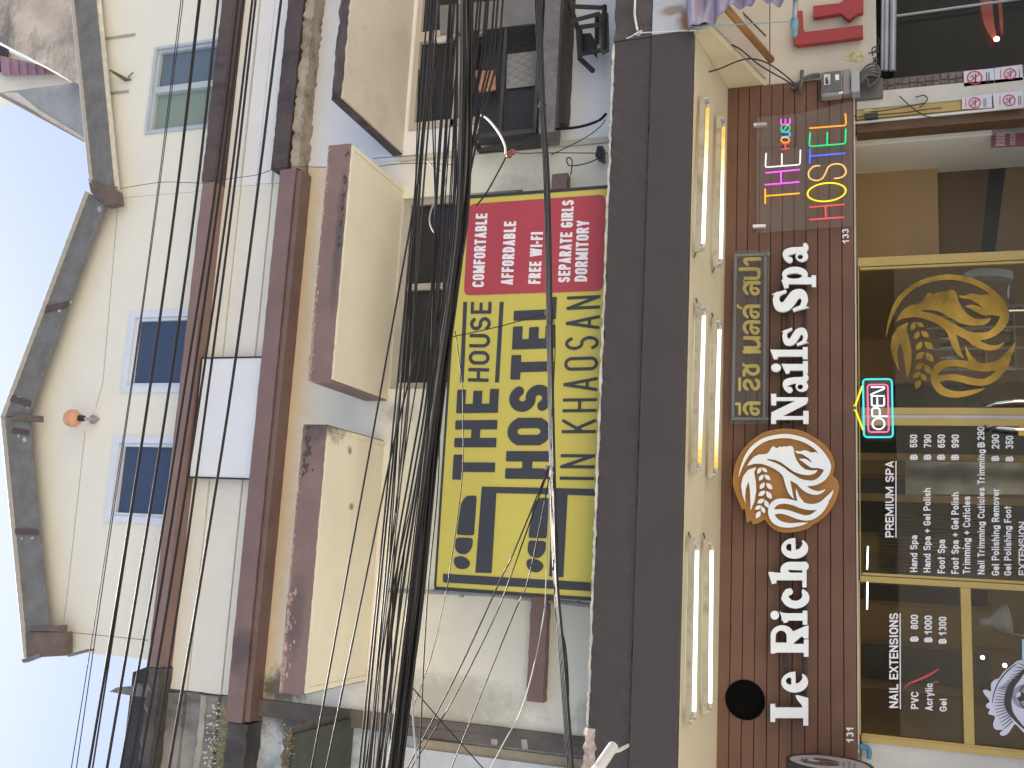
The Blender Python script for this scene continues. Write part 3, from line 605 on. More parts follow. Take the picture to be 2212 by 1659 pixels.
MB().box(XLL, xx(742, 1590, -1.0)-.05, -.94, -.0, zz(775, 1640, 0)+.07, zz(775, 1640, 0)+.12).build('soffit', mat('mossy_soffit', (.05, .06, .05), .9, .3, 3), dl)
MB().rbox(XLL, x2l-.01, -.19, .02, e2a-.02, e2b-.02, .05, .012, 2, 4).build('ledge', grime_dk, Cc)
MB().rbox(XLL, x1l-.01, -.22, .02, e1a-.01, e1b-.02, .06, .010).build('ledge', grime_dk, Cc)
gp = MB()
for i in range(4): gp.rbox(XLL, XL-.004+random.uniform(-.03, .0), -.035-.03*(i % 2), .02, pz[i]+.006, pz[i+1]-.004, .1, .006, 1, 2)
gp.build('parapet', grime, Cc)
MB().rbox(XLL, XL-.02, -.075, -.028, pz[2]-.06, pz[2]+.0, .08, .008, 1, 1).build('parapet_pipe', mat('pale_conduit', (.38, .36, .30), .8, .2, 6), Cc)
q0 = [(283, 1450), (300, 1415), (330, 1424), (330, 1700), (225, 1700)]
rb = MB().prism([on(p, .5) for p in [(287, 1452), (262, 1660), (250, 1760), (345, 1760), (345, 1430)]], (0, 2.5, 0)).build('roof', mat('dark_roof_sheet', (.035, .035, .042), .7, .2, 3), Cc)
for P, y in (([(236, 1494), (252, 1485), (298, 1481), (316, 1487), (316, 1506), (285, 1503)], .0), ([(291, 1477), (318, 1480), (318, 1497), (296, 1486)], .05)): quad(P, y, .05).build('roof_splinter', barge, Cc)
pp = MB()
for dx, r in ((0, .022), (.06, .016)): pp.tube([on((870, 1567), -.03)+np.array((-dx, 0, 0)), on((1100, 1590), -.03)+np.array((-dx, 0, 0)), on((1278, 1612), -.03)+np.array((-dx, 0, 0))], r, 8)
pp.build('downpipe', mat('blue_grey_pipe', (.10, .11, .14), .5), Cc, smooth=True)
wy = MB().box(XLL, xx(1000, 1630, -.02), -.02, .0, zf2+.3, zz(875, 1640, 0)).build('window', mat('white_old_window', (.6, .62, .65), .6, .1), Cc)
# ground floor left wall beside the shopfront
MB().box(-4.5, xx(1850, 1601, .01)-.001, .03, .3, 0, zp0-.03).build('pier', mat('grey_white_pier', (.50, .49, .46), .85, .1, 3, .6, (.3, .28, .25), 2, 2, .2), Cc)

# ================================================================== shopfront
F = thing('shopfront', 'mustard framed glass shopfront with white price lists below the brown planks', 'shopfront', (1, .05, .1))
gz0 = .1; gy0, gy1 = .01, .075
def vx(p, q): a = onz(p, 0) ; return a
xA0, xA1 = xx(1850, 1601, gy0), xx(1850, 1586, gy0)             # left jamb
xB0, xB1 = xx(1850, 1256, gy0), xx(1850, 1243, gy0)             # post between window and door
xD0, xD1 = xx(1850, 576, gy0), xx(1850, 557, gy0)               # right post of the door
zt1, zt0 = zp0-.024, zz(1857, 829, gy0)
ztr1, ztr0 = zz(2078, 1420, gy0), zz(2101, 1420, gy0)
m = MB()
for a, b in ((xA0, xA1), (xB0, xB1), (xD0, xD1)): m.box(a, b, gy0, gy1, gz0, zt1)
m.box(xA1, xB0, gy0+.003, gy1-.003, zt0+.02, zt1); m.box(xB1, xD0, gy0+.003, gy1-.003, zt0, zt1)
m.box(xA1, xB0, gy0+.002, gy1-.002, ztr0, ztr1); m.box(xA1, xB0, gy0+.002, gy1-.002, gz0, gz0+.08)
m.box(xA1, xA1+.012, gy0-.006, gy0+.02, gz0, zt0)
m.build('frame', brass, F, bevel=.004)
xm = xx(1950, 899, gy0); dm = MB()
dgl = []
for a, b in ((xB1+.004, xm-.014), (xm+.014, xD0-.004)):
    d = MB(); sw = .052
    st_ = (a, a+sw*.25) if a < xm-.1 else (b-sw*.25, b)
    for c, e in ((a, a+(sw if a > xm-.1 else .02)), (b-(sw if b < xm+.1 else .02), b)): d.box(c, e, gy0+.008, gy1-.012, gz0, zt0-.006)
    d.box(a+.02, b-.02, gy0+.009, gy1-.013, gz0, gz0+.1)
    o = d.build('door', brass, F, bevel=.004)
    MB().box(a+.015, b-.015, .042, .048, gz0+.05, zt0-.008).build('pane', glass, o)
    s = -1 if b < xm+.1 else 1; hx = (b-.045) if s < 0 else (a+.045); zh1 = zz(2128, 900, -.05); hp = []
    for i in range(13): u = i/12; hp.append((hx+s*.012+s*-.045*0-(-s)*.05*math.sin(math.pi*u)*.6, -.015-.05*math.sin(math.pi*min(1, max(0, u)))**.5, zh1-.45*u))
    MB().tube(hp, .011, 8).build('handle', chrome, o, smooth=True)
MB().box(xm-.013, xm+.013, gy0+.02, gy1-.02, gz0, zt0-.01).build('seal', mat('grey_brush_seal', (.50, .50, .50), .7), F)
pn = MB().box(xA1-.005, xB0+.005, .040, .046, ztr1-.01, zt1).build('pane', glass, F)
pn2 = MB().box(xA1-.005, xB0+.005, .040, .046, gz0+.05, ztr0+.01).build('pane', glass, F)
TY = .038
def u32(x, y): return t(3, 2, x, y)
def u33(x, y): return t(3, 3, x, y)
LIST = [("PREMIUM SPA", 1013, 1087, 1325, 665), ("Hand Spa", 1227, 1290, 1625, 1308), ("฿", 1230, 1290, 655, 608), ("550", 1227, 1290, 548, 437), ("Hand Spa + Gel Polish", 1342, 1405, 1628, 898), ("฿", 1347, 1407, 655, 608), ("790", 1347, 1410, 550, 437),
 ("Foot Spa", 1465, 1530, 1635, 1345), ("฿", 1465, 1527, 655, 608), ("650", 1465, 1530, 550, 437), ("Foot Spa + Gel Polish", 1583, 1648, 1640, 935), ("฿", 1585, 1647, 655, 610), ("990", 1585, 1650, 552, 437), ("Trimming + Cuticles", 1683, 1748, 1640, 970),
 ("Nail Trimming Cuticles Trimming", 1810, 1872, 1645, 565), ("฿", 1812, 1872, 548, 500), ("290", 1808, 1870, 485, 368), ("Gel Polishing Remover", 1932, 1998, 1655, 900), ("฿", 1932, 1995, 665, 620), ("290", 1932, 1998, 560, 435), ("Gel Polishing Foot", 2040, 2102, 1655, 1055), ("฿", 2055, 2118, 668, 625), ("350", 2053, 2120, 560, 448), ("EXTENSION", 2165, 2228, 1652, 1190)]
LST2 = [("NAIL EXTENSIONS", 1047, 1125, 1140, 320), ("PVC", 1235, 1300, 1148, 1000), ("฿", 1232, 1297, 566, 520), ("800", 1232, 1297, 460, 335), ("Acrylic", 1358, 1423, 1162, 925), ("฿", 1353, 1418, 572, 528), ("1000", 1352, 1417, 505, 342), ("Gel", 1482, 1545, 1170, 1060), ("฿", 1477, 1540, 585, 540), ("1300", 1475, 1542, 515, 352)]
for L_, f_ in ((LIST, u32), (LST2, u33)):
    for s, a, b, c, d in L_: lettering('lettering', s, f_(b, c), f_(b, d), f_(a, c), TY, .09, inkw, pn if f_(b, d)[0] < 2101 or True else pn2, .002, .10)
for P in ([u32(1101, 1328), u32(1110, 1328), u32(1110, 664), u32(1101, 664)], [u33(1139, 1150), u33(1148, 1150), u33(1146, 322), u33(1137, 322)]): quad(P, TY, .002).build('underline', inkw, pn)
# red pen stroke on the glass
trace('pen_mark', [('S', [(1185, 955, 4), (1240, 920, 8), (1340, 880, 10), (1420, 840, 9), (1475, 800, 4)]), ('S', [(1420, 935, 3), (1450, 912, 5), (1475, 925, 3)])], u33, TY, .002, mat('red_pen', (.5, .05, .09), .5), pn, 4)
# eye decal
ey = reg(3860, 2500, 236/684)
EW = [(740, 375), (684, 400), (600, 420), (560, 455), (490, 510), (450, 540), (390, 620), (345, 632), (300, 690), (302, 768), (245, 748), (210, 760), (225, 800), (285, 882), (247, 918), (252, 960), (288, 975), (270, 1030), (348, 1062), (325, 1150), (355, 1212), (440, 1216), (402, 1252), (430, 1285), (490, 1265), (540, 1200), (575, 1152), (610, 1172), (684, 1250), (800, 1330), (960, 1300), (1060, 1000), (1000, 600), (860, 400)]
eye = trace('eye_decal', [('C', EW)], ey, TY, .002, mat('pale_lilac_vinyl', (.60, .60, .72), .5, .04), pn2, 4)
ln = [('S', [(600, 450, 3), (545, 490, 6), (480, 545, 7), (420, 620, 7), (375, 690, 7), (335, 800, 6), (315, 905, 3)]), ('S', [(760, 440, 10), (700, 510, 14), (620, 610, 28), (545, 700, 38), (505, 820, 42), (500, 930, 40), (540, 1030, 26), (620, 1130, 16), (700, 1205, 10), (800, 1240, 8)])]
for i in range(24):
    a = 470+i*28; bxp = 640-abs(a-860)*.12-(.0); fx = np.interp(a, [470, 620, 760, 900, 1000, 1100, 1150], [690, 600, 520, 480, 500, 540, 575]); tx_ = np.interp(a, [470, 620, 760, 900, 1000, 1100, 1150], [600, 470, 370, 330, 360, 430, 470]); ty_ = np.interp(a, [470, 760, 900, 1150], [a-40, 730, 915, 1260])
    ln.append(('S', [(fx, a, 6), ((fx+tx_)/2, (a+ty_)/2+4, 4), (tx_, ty_, 1.5)]))
ln += [('S', [(740+112*math.cos(R(q)), 830+150*math.sin(R(q)), 7) for q in range(80, 290, 15)]), ('S', [(660, 545, 4), (700, 580, 8), (760, 610, 6)]), ('C', ell(650, 830, 52, 58)), ('-C', ell(608, 802, 40, 38))]
trace('eye_lines', ln, ey, TY-.003, .002, inkk, eye, 3.5)
trace('iris', [('C', ell(690, 830, 145, 140)), ('-C', ell(650, 830, 58, 64))], ey, TY-.0022, .0006, mat('iris_grey', (.24, .25, .32), .5, .35, 30), eye, 5)
pc = quad([(2208, 1381), (2208, 1430), (2255, 1440), (2255, 1385)], .030, .004).build('poster', mat('teal_poster', (.35, .55, .60), .5, .3, 6), pn2)
quad([(2200, 906), (2200, 941), (2240, 941), (2240, 906)], .030, .004).build('door_notice', mat('orange_notice', (.70, .42, .06), .5, .1), F)

# ================================================================== logo: white on the emblem board, gold on the door glass
L_face = [(305, 635), (340, 575), (400, 510), (470, 477), (520, 476), (575, 470), (610, 440), (640, 385), (670, 362), (695, 380), (720, 393), (745, 372), (775, 370), (790, 380), (815, 362), (850, 372), (890, 357), (930, 365), (948, 400), (965, 490), (990, 560), (1040, 630), (1110, 685), (1200, 700), (1282, 695), (1240, 742), (1160, 765), (1050, 752), (950, 715), (860, 650), (780, 590), (700, 555), (600, 538), (540, 570), (420, 600)]
L_hand = [(968, 425), (1010, 432), (1060, 432), (1090, 420), (1150, 430), (1190, 450), (1260, 445), (1310, 480), (1360, 540), (1400, 560), (1440, 640), (1385, 690), (1290, 665), (1200, 660), (1130, 620), (1070, 572), (1028, 545), (1090, 535), (1140, 552), (1200, 590), (1165, 540), (1110, 500), (1060, 470), (1000, 460)]
L_leaf = [(435, 652), (402, 720), (425, 850), (432, 980), (405, 1130), (355, 1250), (352, 1120), (345, 960), (325, 850), (285, 960), (278, 1080), (288, 1160), (240, 1030), (222, 900), (250, 780), (320, 690)]
def leaf(p, q, wd=.26):
    a, b = np.array(p, float), np.array(q, float); n = np.array((-(b-a)[1], (b-a)[0])); return ('P', [tuple(a+(b-a)*u+n*wd*math.sin(math.pi*u)*s) for s, us in ((1, np.linspace(0, 1, 8)), (-1, np.linspace(1, 0, 8)[1:-1])) for u in us])
LOGO = [('P', L_face), ('S', [(305, 632, 3), (400, 592, 15), (520, 577, 32), (640, 612, 38), (740, 662, 42), (830, 735, 48), (860, 830, 40), (880, 920, 37), (905, 1000, 28), (928, 1050, 15), (955, 1085, 3)]),
 ('S', [(830, 735, 48), (920, 790, 45), (1020, 850, 44), (1120, 873, 40), (1240, 868, 36), (1340, 810, 42), (1400, 730, 46), (1428, 640, 40)]), ('S', [(1020, 850, 44), (1090, 930, 40), (1180, 988, 34), (1280, 1008, 24), (1350, 985, 13), (1385, 960, 3)]),
 ('S', [(190, 782, 3), (228, 650, 13), (310, 480, 24), (430, 345, 27), (600, 255, 26), (840, 222, 28), (1040, 260, 30), (1200, 335, 30), (1320, 440, 32), (1400, 560, 38), (1428, 640, 40)]), ('C', L_hand), ('P', L_leaf),
 ('S', [(1140, 1420, 3), (1040, 1440, 22), (900, 1457, 30), (780, 1440, 38), (690, 1390, 43), (640, 1300, 40), (650, 1200, 40), (720, 1135, 40), (830, 1122, 36), (950, 1145, 36), (1060, 1180, 43), (1200, 1205, 43), (1330, 1175, 44), (1420, 1085, 32), (1470, 1020, 17), (1496, 968, 3)]),
 ('S', [(1060, 1160, 40), (1012, 1070, 22), (992, 1000, 12), (985, 955, 3)]), ('S', [(670, 1275, 36), (760, 1263, 30), (880, 1285, 36), (1000, 1330, 38), (1120, 1355, 36), (1220, 1330, 38), (1320, 1250, 40), (1400, 1140, 33)])]
LOGO += [leaf(p, q) for p, q in (((500, 655), (450, 745)), ((510, 660), (585, 720)), ((532, 755), (470, 840)), ((545, 755), (628, 832)), ((550, 865), (480, 955)), ((570, 870), (655, 960)), ((560, 980), (460, 1050)), ((570, 985), (645, 1092)), ((545, 1095), (445, 1150)), ((550, 1105), (600, 1215)), ((505, 1185), (412, 1235)), ((505, 1195), (550, 1290)), ((490, 1255), (430, 1360)))]
BASE = [(120, 780), (150, 620), (230, 450), (350, 310), (520, 190), (700, 140), (860, 128), (1050, 155), (1230, 240), (1380, 350), (1470, 470), (1512, 590), (1510, 690), (1492, 775), (1550, 830), (1577, 920), (1560, 1030), (1500, 1180), (1400, 1320), (1300, 1400), (1215, 1450), (1150, 1500), (1000, 1545), (830, 1558), (700, 1525), (610, 1450), (552, 1380), (480, 1420), (395, 1440), (362, 1388), (310, 1415), (285, 1247), (240, 1230), (190, 1110), (140, 980), (115, 880)]
lz = reg(2900, 1680, 500/1728)
emb = trace('logo_board', [('C', BASE)], lz, -.13, .07, emblem, None, 6)
tag(emb, 'round ochre emblem board showing a white profile with flowing hair, between the white sign letters', 'emblem')
trace('profile_relief', LOGO, lz, -.132-.068, .012, letterw, emb, 5)
S_ = np.array([(305, 635, 1), (1496, 968, 1), (1140, 1420, 1)]).T; D_ = np.array([(240, 650), (1605, 880), (1260, 1412)]).T
AF = D_ @ np.linalg.inv(S_); gzr = reg(3500, 1060, 596/1705)
def gold_tf(x, y): a = AF @ np.array((x, y, 1.0)); return gzr(a[0], a[1])
trace('gold_profile_decal', LOGO, gold_tf, TY, .002, gold, F, 6)

# ================================================================== sign letters on the planks
def slab(f, specs, rails, label, dy=0):
    T_ = thing('letter_sign', label, 'sign', tuple(on(f(200, specs[0][1]), -.05)))
    for prims, yy in specs:
        o = trace('letter', prims, f, -.13, .03, letterw, T_, 2.2)
        trace('letter_return', prims, f, -.098, .03, rimm, o, 4, 0)
    for a, b in rails:
        quad([f(a-9, b[0]), f(a-9, b[1]), f(a+9, b[1]), f(a+9, b[0])], -.066, .03).build('rail', mat('black_rail', (.035, .03, .032), .6), T_)
    return T_
f1 = reg(3040, 1900, 240/376); f2 = reg(3040, 960, 240/524)
def e_(cy): return [('C', ell(218, cy, 84, 65)), ('-P', [(197, cy+17), (197, cy-26), (180, cy-30), (167, cy-20), (163, cy-4), (170, cy+10), (183, cy+16)]), ('-P', [(224, cy+10), (222, cy-75), (300, cy-95), (262, cy-46), (268, cy-32), (262, cy-14), (245, cy+4)])]
LR = [([bx(72, 1456, 296, 1522), bx(66, 1433, 96, 1546), bx(272, 1400, 303, 1569), ('P', [(222, 1380), (238, 1379), (303, 1397), (303, 1470), (268, 1470), (262, 1440), (236, 1410)])], 1490), (e_(1297), 1297),
 ([bx(72, 1058, 300, 1112), bx(68, 1000, 96, 1118), bx(275, 1030, 304, 1138), ('C', ell(140, 1003, 72, 62)), bx(68, 1000, 212, 1060), ('-C', ell(133, 1012, 35, 38)), ('-P', [(98, 1020), (168, 1020), (168, 1050), (98, 1050)]), ('P', [(190, 1052), (196, 985), (275, 950), (304, 940), (304, 1024), (278, 1024), (262, 1010), (240, 1028), (212, 1052)])], 1040),
 ([('C', ell(93, 878, 27, 28)), bx(136, 866, 296, 912), bx(268, 850, 297, 938), ('P', [(122, 852), (150, 928), (176, 922), (174, 866), (136, 862)])], 890),
 ([('C', ell(224, 770, 86, 66)), ('-C', ell(222, 752, 44, 36)), ('-P', [(196, 760), (196, 690), (330, 655), (262, 722), (262, 740), (240, 762)]), ('C', ell(180, 733, 27, 22)), ('S', [(160, 745, 16), (152, 775, 18)])], 770),
 ([bx(68, 612, 292, 660), bx(266, 598, 292, 704), ('P', [(52, 610), (76, 684), (104, 678), (100, 612), (70, 606)]), bx(268, 543, 292, 606), ('S', [(170, 622, 20), (150, 596, 22), (170, 572, 24), (215, 570, 26), (280, 572, 26)])], 640), (e_(460), 460)]
slab(f1, LR, [(160, (1340, 400)), (285, (1420, 480))], 'white slab serif letters reading Le Riche on the brown planks', 0)
def a_(o): return [('C', ell(366, o+102-62, 55, 48)), bx(250, o-38, 400, o+8) if 0 else ('S', [(400, o-32, 18), (360, o-15, 26), (290, o-10, 28), (235, o+8, 30), (222, o+40, 20), (238, o+68, 18)]), ('C', ell(258, o+72, 28, 27)), ('-C', ell(352, o+45, 24, 22)), ('S', [(395, o-58, 18), (405, o-38, 20), (390, o-18, 26)])]
def s_(cy, x0, x1, hw):
    h = x1-x0; k = h/230.0
    return [('S', [(x0+30*k, cy-hw*.55, 18*k), (x0+18*k, cy-hw*.05, 22*k), (x0+40*k, cy+hw*.55, 30*k), (x0+85*k, cy+hw*.5, 34*k), (x0+120*k, cy, 36*k), (x0+150*k, cy-hw*.5, 34*k), (x0+192*k, cy-hw*.58, 30*k), (x0+214*k, cy-hw*.05, 22*k), (x0+200*k, cy+hw*.5, 18*k)]), ('P', [(x0-14*k, cy-hw*.55), (x0+85*k, cy-hw*.98), (x0+92*k, cy-hw*.72), (x0+40*k, cy-hw*.4)]), ('P', [(x0+246*k, cy+hw*.6), (x0+136*k, cy+hw*.99), (x0+130*k, cy+hw*.72), (x0+190*k, cy+hw*.38)])]
NS = [([bx(100, 1540, 420, 1572), ('P', [(100, 1508), (100, 1572), (140, 1572), (410, 1432), (420, 1376), (376, 1376)]), bx(100, 1376, 420, 1408), bx(98, 1345, 142, 1446), bx(98, 1540, 142, 1608), bx(378, 1494, 425, 1608)], 1480),
 (a_(1240), 1260), ([('C', ell(141, 1118, 43, 36)), bx(214, 1086, 415, 1142), bx(376, 1060, 419, 1166), ('P', [(186, 1084), (228, 1172), (260, 1165), (258, 1086)])], 1115),
 ([bx(118, 962, 412, 1020), bx(374, 938, 417, 1043), ('P', [(90, 960), (122, 1046), (158, 1040), (154, 962)])], 990), (s_(848, 200, 412, 82), 848), (s_(532, 118, 412, 98), 532),
 ([('C', ell(306, 306, 112, 68)), bx(200, 330, 480, 388), ('-C', ell(300, 318, 68, 24)), bx(452, 312, 490, 412), ('P', [(186, 352), (214, 428), (252, 416), (248, 350)])], 340), (a_(106), 120)]
slab(f2, NS, [(245, (1600, 60)), (400, (1600, 60))], 'white slab serif letters reading Nails Spa on the brown planks')
for nm, s, p0, p1, tp_ in (('133', '133', t(3, 1, 700, 445), t(3, 1, 697, 318), t(3, 1, 642, 447)), ('131', '131', t(3, 3, 740, 1440), t(3, 3, 738, 1302), t(3, 3, 677, 1438))):
    tag(lettering('house_number', s, p0, p1, tp_, -.03, .1, inkw, None, .008, .16), 'small white house number %s' % ('at the left end of the planks near the round projecting sign' if nm == '131' else 'right of the word Spa, below the rainbow neon sheet'), 'house number')
# gold lettering in the clear case
th = reg(2860, 960, 260/583)
tc = quad([th(140, 1618), th(140, 95), th(488, 82), th(472, 1620)], -.16, .10)
tcs = thing('lettering_case', 'clear acrylic case with gold Thai lettering above the word Nails', 'sign', tuple(on(th(300, 900), -.06)))
quad([th(136, 1650), th(168, 92), th(492, 82), th(472, 1650)], -.11, .006).build('cover', acryl2, tcs)
for a, b in ((178, 168), (232, 220)): pass
for P in ([(150, 1612), (150, 1590), (480, 1592), (480, 1612)], [(170, 150), (170, 128), (490, 112), (490, 134)], [(430, 1600), (450, 1600), (462, 120), (442, 120)], [(150, 1600), (172, 1600), (196, 140), (176, 140)]): quad([th(*p) for p in P], -.075, .02).build('case_rail', mat('case_grey', (.24, .235, .235), .5), tcs)
w_ = 15
lo = lambda o: [('S', [(395, o, w_), (300, o, w_), (268, o+26, w_), (266, o+62, w_), (290, o+96, w_-2)]), ('S', [(330, o+14, w_-3), (322, o+55, w_-2), (340, o+92, w_-1), (375, o+97, w_-1), (390, o+72, w_-2), (375, o+52, w_-4), (345, o+48, w_-6)])]
TH = lo(1465)+[('S', [(222, 1560, 12), (222, 1475, 12)]), ('S', [(192, 1470, 12), (222, 1470, 12)]), ('S', [(290, 1338, w_), (268, 1320, w_), (266, 1280, w_), (290, 1262, w_), (320, 1278, w_), (335, 1318, w_), (362, 1338, w_), (388, 1318, w_), (390, 1275, w_), (372, 1258, w_)]), ('S', [(222, 1345, 12), (222, 1245, 12)]),
 ('S', [(262, 1215, w_-2), (264, 1175, w_), (285, 1165, w_), (305, 1190, w_), (345, 1205, w_), (380, 1190, w_), (390, 1160, w_), (372, 1132, w_), (310, 1132, w_), (280, 1135, w_-2), (255, 1118, w_-3)]), ('S', [(265, 1003, 17), (395, 1003, 17)]), ('S', [(270, 968, w_), (375, 968, w_), (394, 940, w_), (380, 905, w_), (335, 880, w_)]), ('S', [(268, 880, w_), (395, 880, w_)])]
TH += lo(738)+lo(597)+[('S', [(205, 585, 9), (212, 602, 10), (238, 612, 9)])]+lo(386)+[('S', [(258, 372, 9), (288, 408, 10)])]+[('S', [(272, 345, w_), (375, 345, w_), (393, 320, w_), (393, 285, w_), (375, 264, w_), (225, 264, w_)]), ('S', [(292, 222, w_-2), (272, 200, w_), (280, 176, w_), (404, 172, w_)])]
trace('thai_lettering', TH, th, -.09, .02, goldp, tcs, 4)
# round opening in the planks
MB().lathe(on((1609.7, 1511.7), -.021), (0, -1, 0), [(0, .143), (.012, .141), (.012, .128), (.002, .125), (.001, 0.001)], 40).build('speaker_port', mat('black_grille', (.003, .003, .0035), 1, spec=.1), cl)

# ================================================================== yellow hostel sign over the canopy
YS = -.74
H = thing('hostel_sign', 'big yellow hostel sign with bunk bed picture and red panel, standing above the canopy', 'sign', tuple(on((1290, 840), YS)))
hx0, hx1 = on((930, 1270), YS)[0], on((1200, 412), YS)[0]; hz1 = zz(967, 840, YS); hz0 = zf2+.03
MB().box(hx0+.012, hx1-.012, YS, YS+.06, hz0+.012, hz1-.012).build('face', yellow, H)
m = MB()
for a, b, c, d in ((hx0-.012, hx0+.013, hz0, hz1), (hx1-.013, hx1+.012, hz0, hz1), (hx0+.013, hx1-.013, hz1-.013, hz1+.004), (hx0+.013, hx1-.013, hz0, hz0+.013)): m.box(a, b, YS-.006, YS+.07, c, d)
m.build('frame', mat('black_sign_frame', (.03, .032, .033), .5, .2, 8), H)
m = MB()
for k in (.1, .5, .9):
    x = hx0+(hx1-hx0)*k; m.box(x-.02, x+.02, YS+.072, -.005, hz1-.12, hz1-.08); m.box(x-.02, x+.02, YS+.072, -.005, hz0+.2, hz0+.24)
m.build('bracket', steel_dk, H)
I_ = lambda x, y: (x, y)
yi = YS-.0035
def art(nm, prims, h=2.0, mm=inkd): return trace(nm, prims, I_, yi, .003, mm, H, h)
def rr(P, r=8):
    out = []
    n = len(P)
    for i in range(n):
        a, b, c = (np.array(P[(i+k) % n], float) for k in (-1, 0, 1)); u = (a-b)/np.linalg.norm(a-b); v = (c-b)/np.linalg.norm(c-b)
        for q in np.linspace(0, 1, 6): out.append(tuple((b+u*r)*(1-q)**2+2*b*q*(1-q)+(b+v*r)*q*q))
    return out
art('bed_picture', [('P', rr([(957, 1239), (1276, 1258), (1276, 1277), (957, 1258)], 3)), ('P', [(1027, 1237), (1041, 1051), (1285, 1056), (1285, 1071), (1226, 1069), (1217, 1247), (1186, 1245), (1194, 1068), (1072, 1065), (1062, 1238)])], 1.6)
art('sleeper_picture', [('C', [(983, 1204), (1000, 1202), (1014, 1212), (1014, 1222), (1004, 1229), (988, 1227), (981, 1216)]), ('P', rr([(985, 1161), (1022, 1162), (1020, 1184), (1008, 1198), (990, 1196), (982, 1184)], 7)), ('P', rr([(986, 1155), (996, 1087), (1007, 1071), (1030, 1070), (1024, 1157)], 6))], 1.4)
art('sleeper_picture', [('C', [(1140, 1209), (1158, 1208), (1172, 1217), (1173, 1227), (1162, 1236), (1146, 1233), (1138, 1222)]), ('P', rr([(1142, 1167), (1180, 1169), (1178, 1192), (1166, 1206), (1148, 1204), (1139, 1192)], 7)), ('P', rr([(1141, 1162), (1151, 1092), (1163, 1076), (1186, 1075), (1181, 1163)], 6))], 1.4)
BL = lambda s, p0, p1, tp_, r, mm=inkd, gap=.1, nm='lettering': lettering(nm, s, p0, p1, tp_, yi, r, mm, H, .003, gap)
BL('THE', (1068, 1037), (1078, 840), (977, 1036), .105, gap=.16); BL('HOUSE', (1055.5, 825), (1062, 652), (1010.5, 824), .075, gap=.16)
BL('HOSTEL', (1185, 1035), (1203, 641), (1091, 1034), .115, gap=.13); BL('IN KHAOSAN', (1283.5, 1040), (1297, 637), (1209, 1039), .045, gap=.2)
quad([(993, 826), (1001.5, 826), (1009, 652), (1001, 652)], yi, .003).build('rule', inkd, H); quad([(1069, 826), (1078, 826), (1088, 652), (1079.5, 652)], yi, .003).build('rule', inkd, H)
RP = trace('red_panel', [('P', rr([(1002, 638), (1013, 441), (1308, 420), (1302, 628)], 14))], I_, yi, .003, redp, H, 2)
yi = YS-.0062
for s, a, b, c, d, e in (('COMFORTABLE', 1045, 620, 1053, 461, 1020), ('AFFORDABLE', 1108, 615, 1115, 478, 1082), ('FREE WI-FI', 1167, 613, 1173, 502, 1141), ('SEPARATE GIRLS', 1231, 610, 1240, 432, 1205), ('DORMITORY', 1268, 608, 1273, 476, 1241)):
    BL(s, (a, b), (c, d), (e, b), .095, inkw, .10)

# ================================================================== neon signs
def neon(name, lines, f, y, r, m, P):
    mm = MB()
    for ln_ in lines:
        q = spl(ln_, 5) if len(ln_) > 3 else [np.array(p, float) for p in ln_]
        mm.tube([on(f(*p), y) for p in q], r, 8)
    return mm.build(name, m, P, smooth=True)
fn = reg(3020, 380, 380/1167)
def rc(P, r=22):                                             # polyline with rounded bends
    out = [P[0]]
    for a, b, c in zip(P[:-2], P[1:-1], P[2:]):
        a, b, c = map(lambda k: np.array(k, float), (a, b, c)); u = (a-b)/np.linalg.norm(a-b); v = (c-b)/np.linalg.norm(c-b)
        out += [tuple((b+u*r)*(1-q)**2+2*b*q*(1-q)+(b+v*r)*q*q) for q in np.linspace(0, 1, 5)]
    return out+[P[-1]]
def neonl(name, lines, f, y, r, m, P):
    mm = MB()
    for ln_ in lines: mm.tube([on(f(*p), y) for p in ln_], r, 8)
    return mm.build(name, m, P, smooth=True)
N = thing('neon_hostel_sign', 'clear acrylic sheet with rainbow neon letters THE HOUSE HOSTEL on the planks', 'neon sign', tuple(on((1740, 370), -.05)))
quad([(1634, 503), (1634, 322), (1722, 316), (1722, 247), (1841, 218), (1841, 488)], -.06, .005).build('sheet', acryl, N)
quad([(1634, 320), (1634, 254), (1720, 246), (1716, 314)], -.075, .005).build('sheet', acryl, N)
for P in ([(1626, 491), (1626, 485), (1654, 484), (1654, 490)], [(1628, 272), (1628, 266), (1656, 264), (1656, 270)]): quad([(a, b) for a, b in P], -.066, .04).build('bracket', plastic_w, N)
yn = -.085; rt = .0062
K = lambda n, c, s=2.3: emit('neon_'+n, c, s*.24)
neonl('neon_letter', [[(125, 1335), (125, 1150)], [(125, 1240), (552, 1207)]], fn, yn, rt, K('amber', (1, .45, .01)), N)
neonl('neon_letter', [[(120, 1103), (545, 1067)], [(130, 957), (553, 915)], [(322, 1085), (318, 940)]], fn, yn, rt, K('magenta', (1, .10, .95)), N)
neonl('neon_letter', [rc([(137, 715), (127, 888), (552, 855), (558, 675)], 28), [(330, 870), (330, 718)]], fn, yn, rt, K('white', (1, .95, .95), 1.8), N)
neonl('neon_letter', [[(668, 1530), (1100, 1500)], [(668, 1378), (1100, 1343)], [(870, 1515), (865, 1362)]], fn, yn, rt, K('red', (1, .09, .10), 1.7), N)
neonl('neon_letter', [[(880+235*math.cos(R(q))-0, 1193+112*math.sin(R(q))-20*math.cos(R(q))) for q in range(0, 361, 10)]], fn, yn, rt, K('yellow', (1, .78, .01)), N)
neon('neon_letter', [[(800, 868), (720, 878), (660, 945), (672, 1020), (750, 1050), (825, 1025), (868, 955), (905, 880), (985, 846), (1075, 862), (1118, 930), (1095, 990), (1035, 1018), (970, 1025)]], fn, yn, rt, K('gold', (1, .55, .16), 2.0), N)
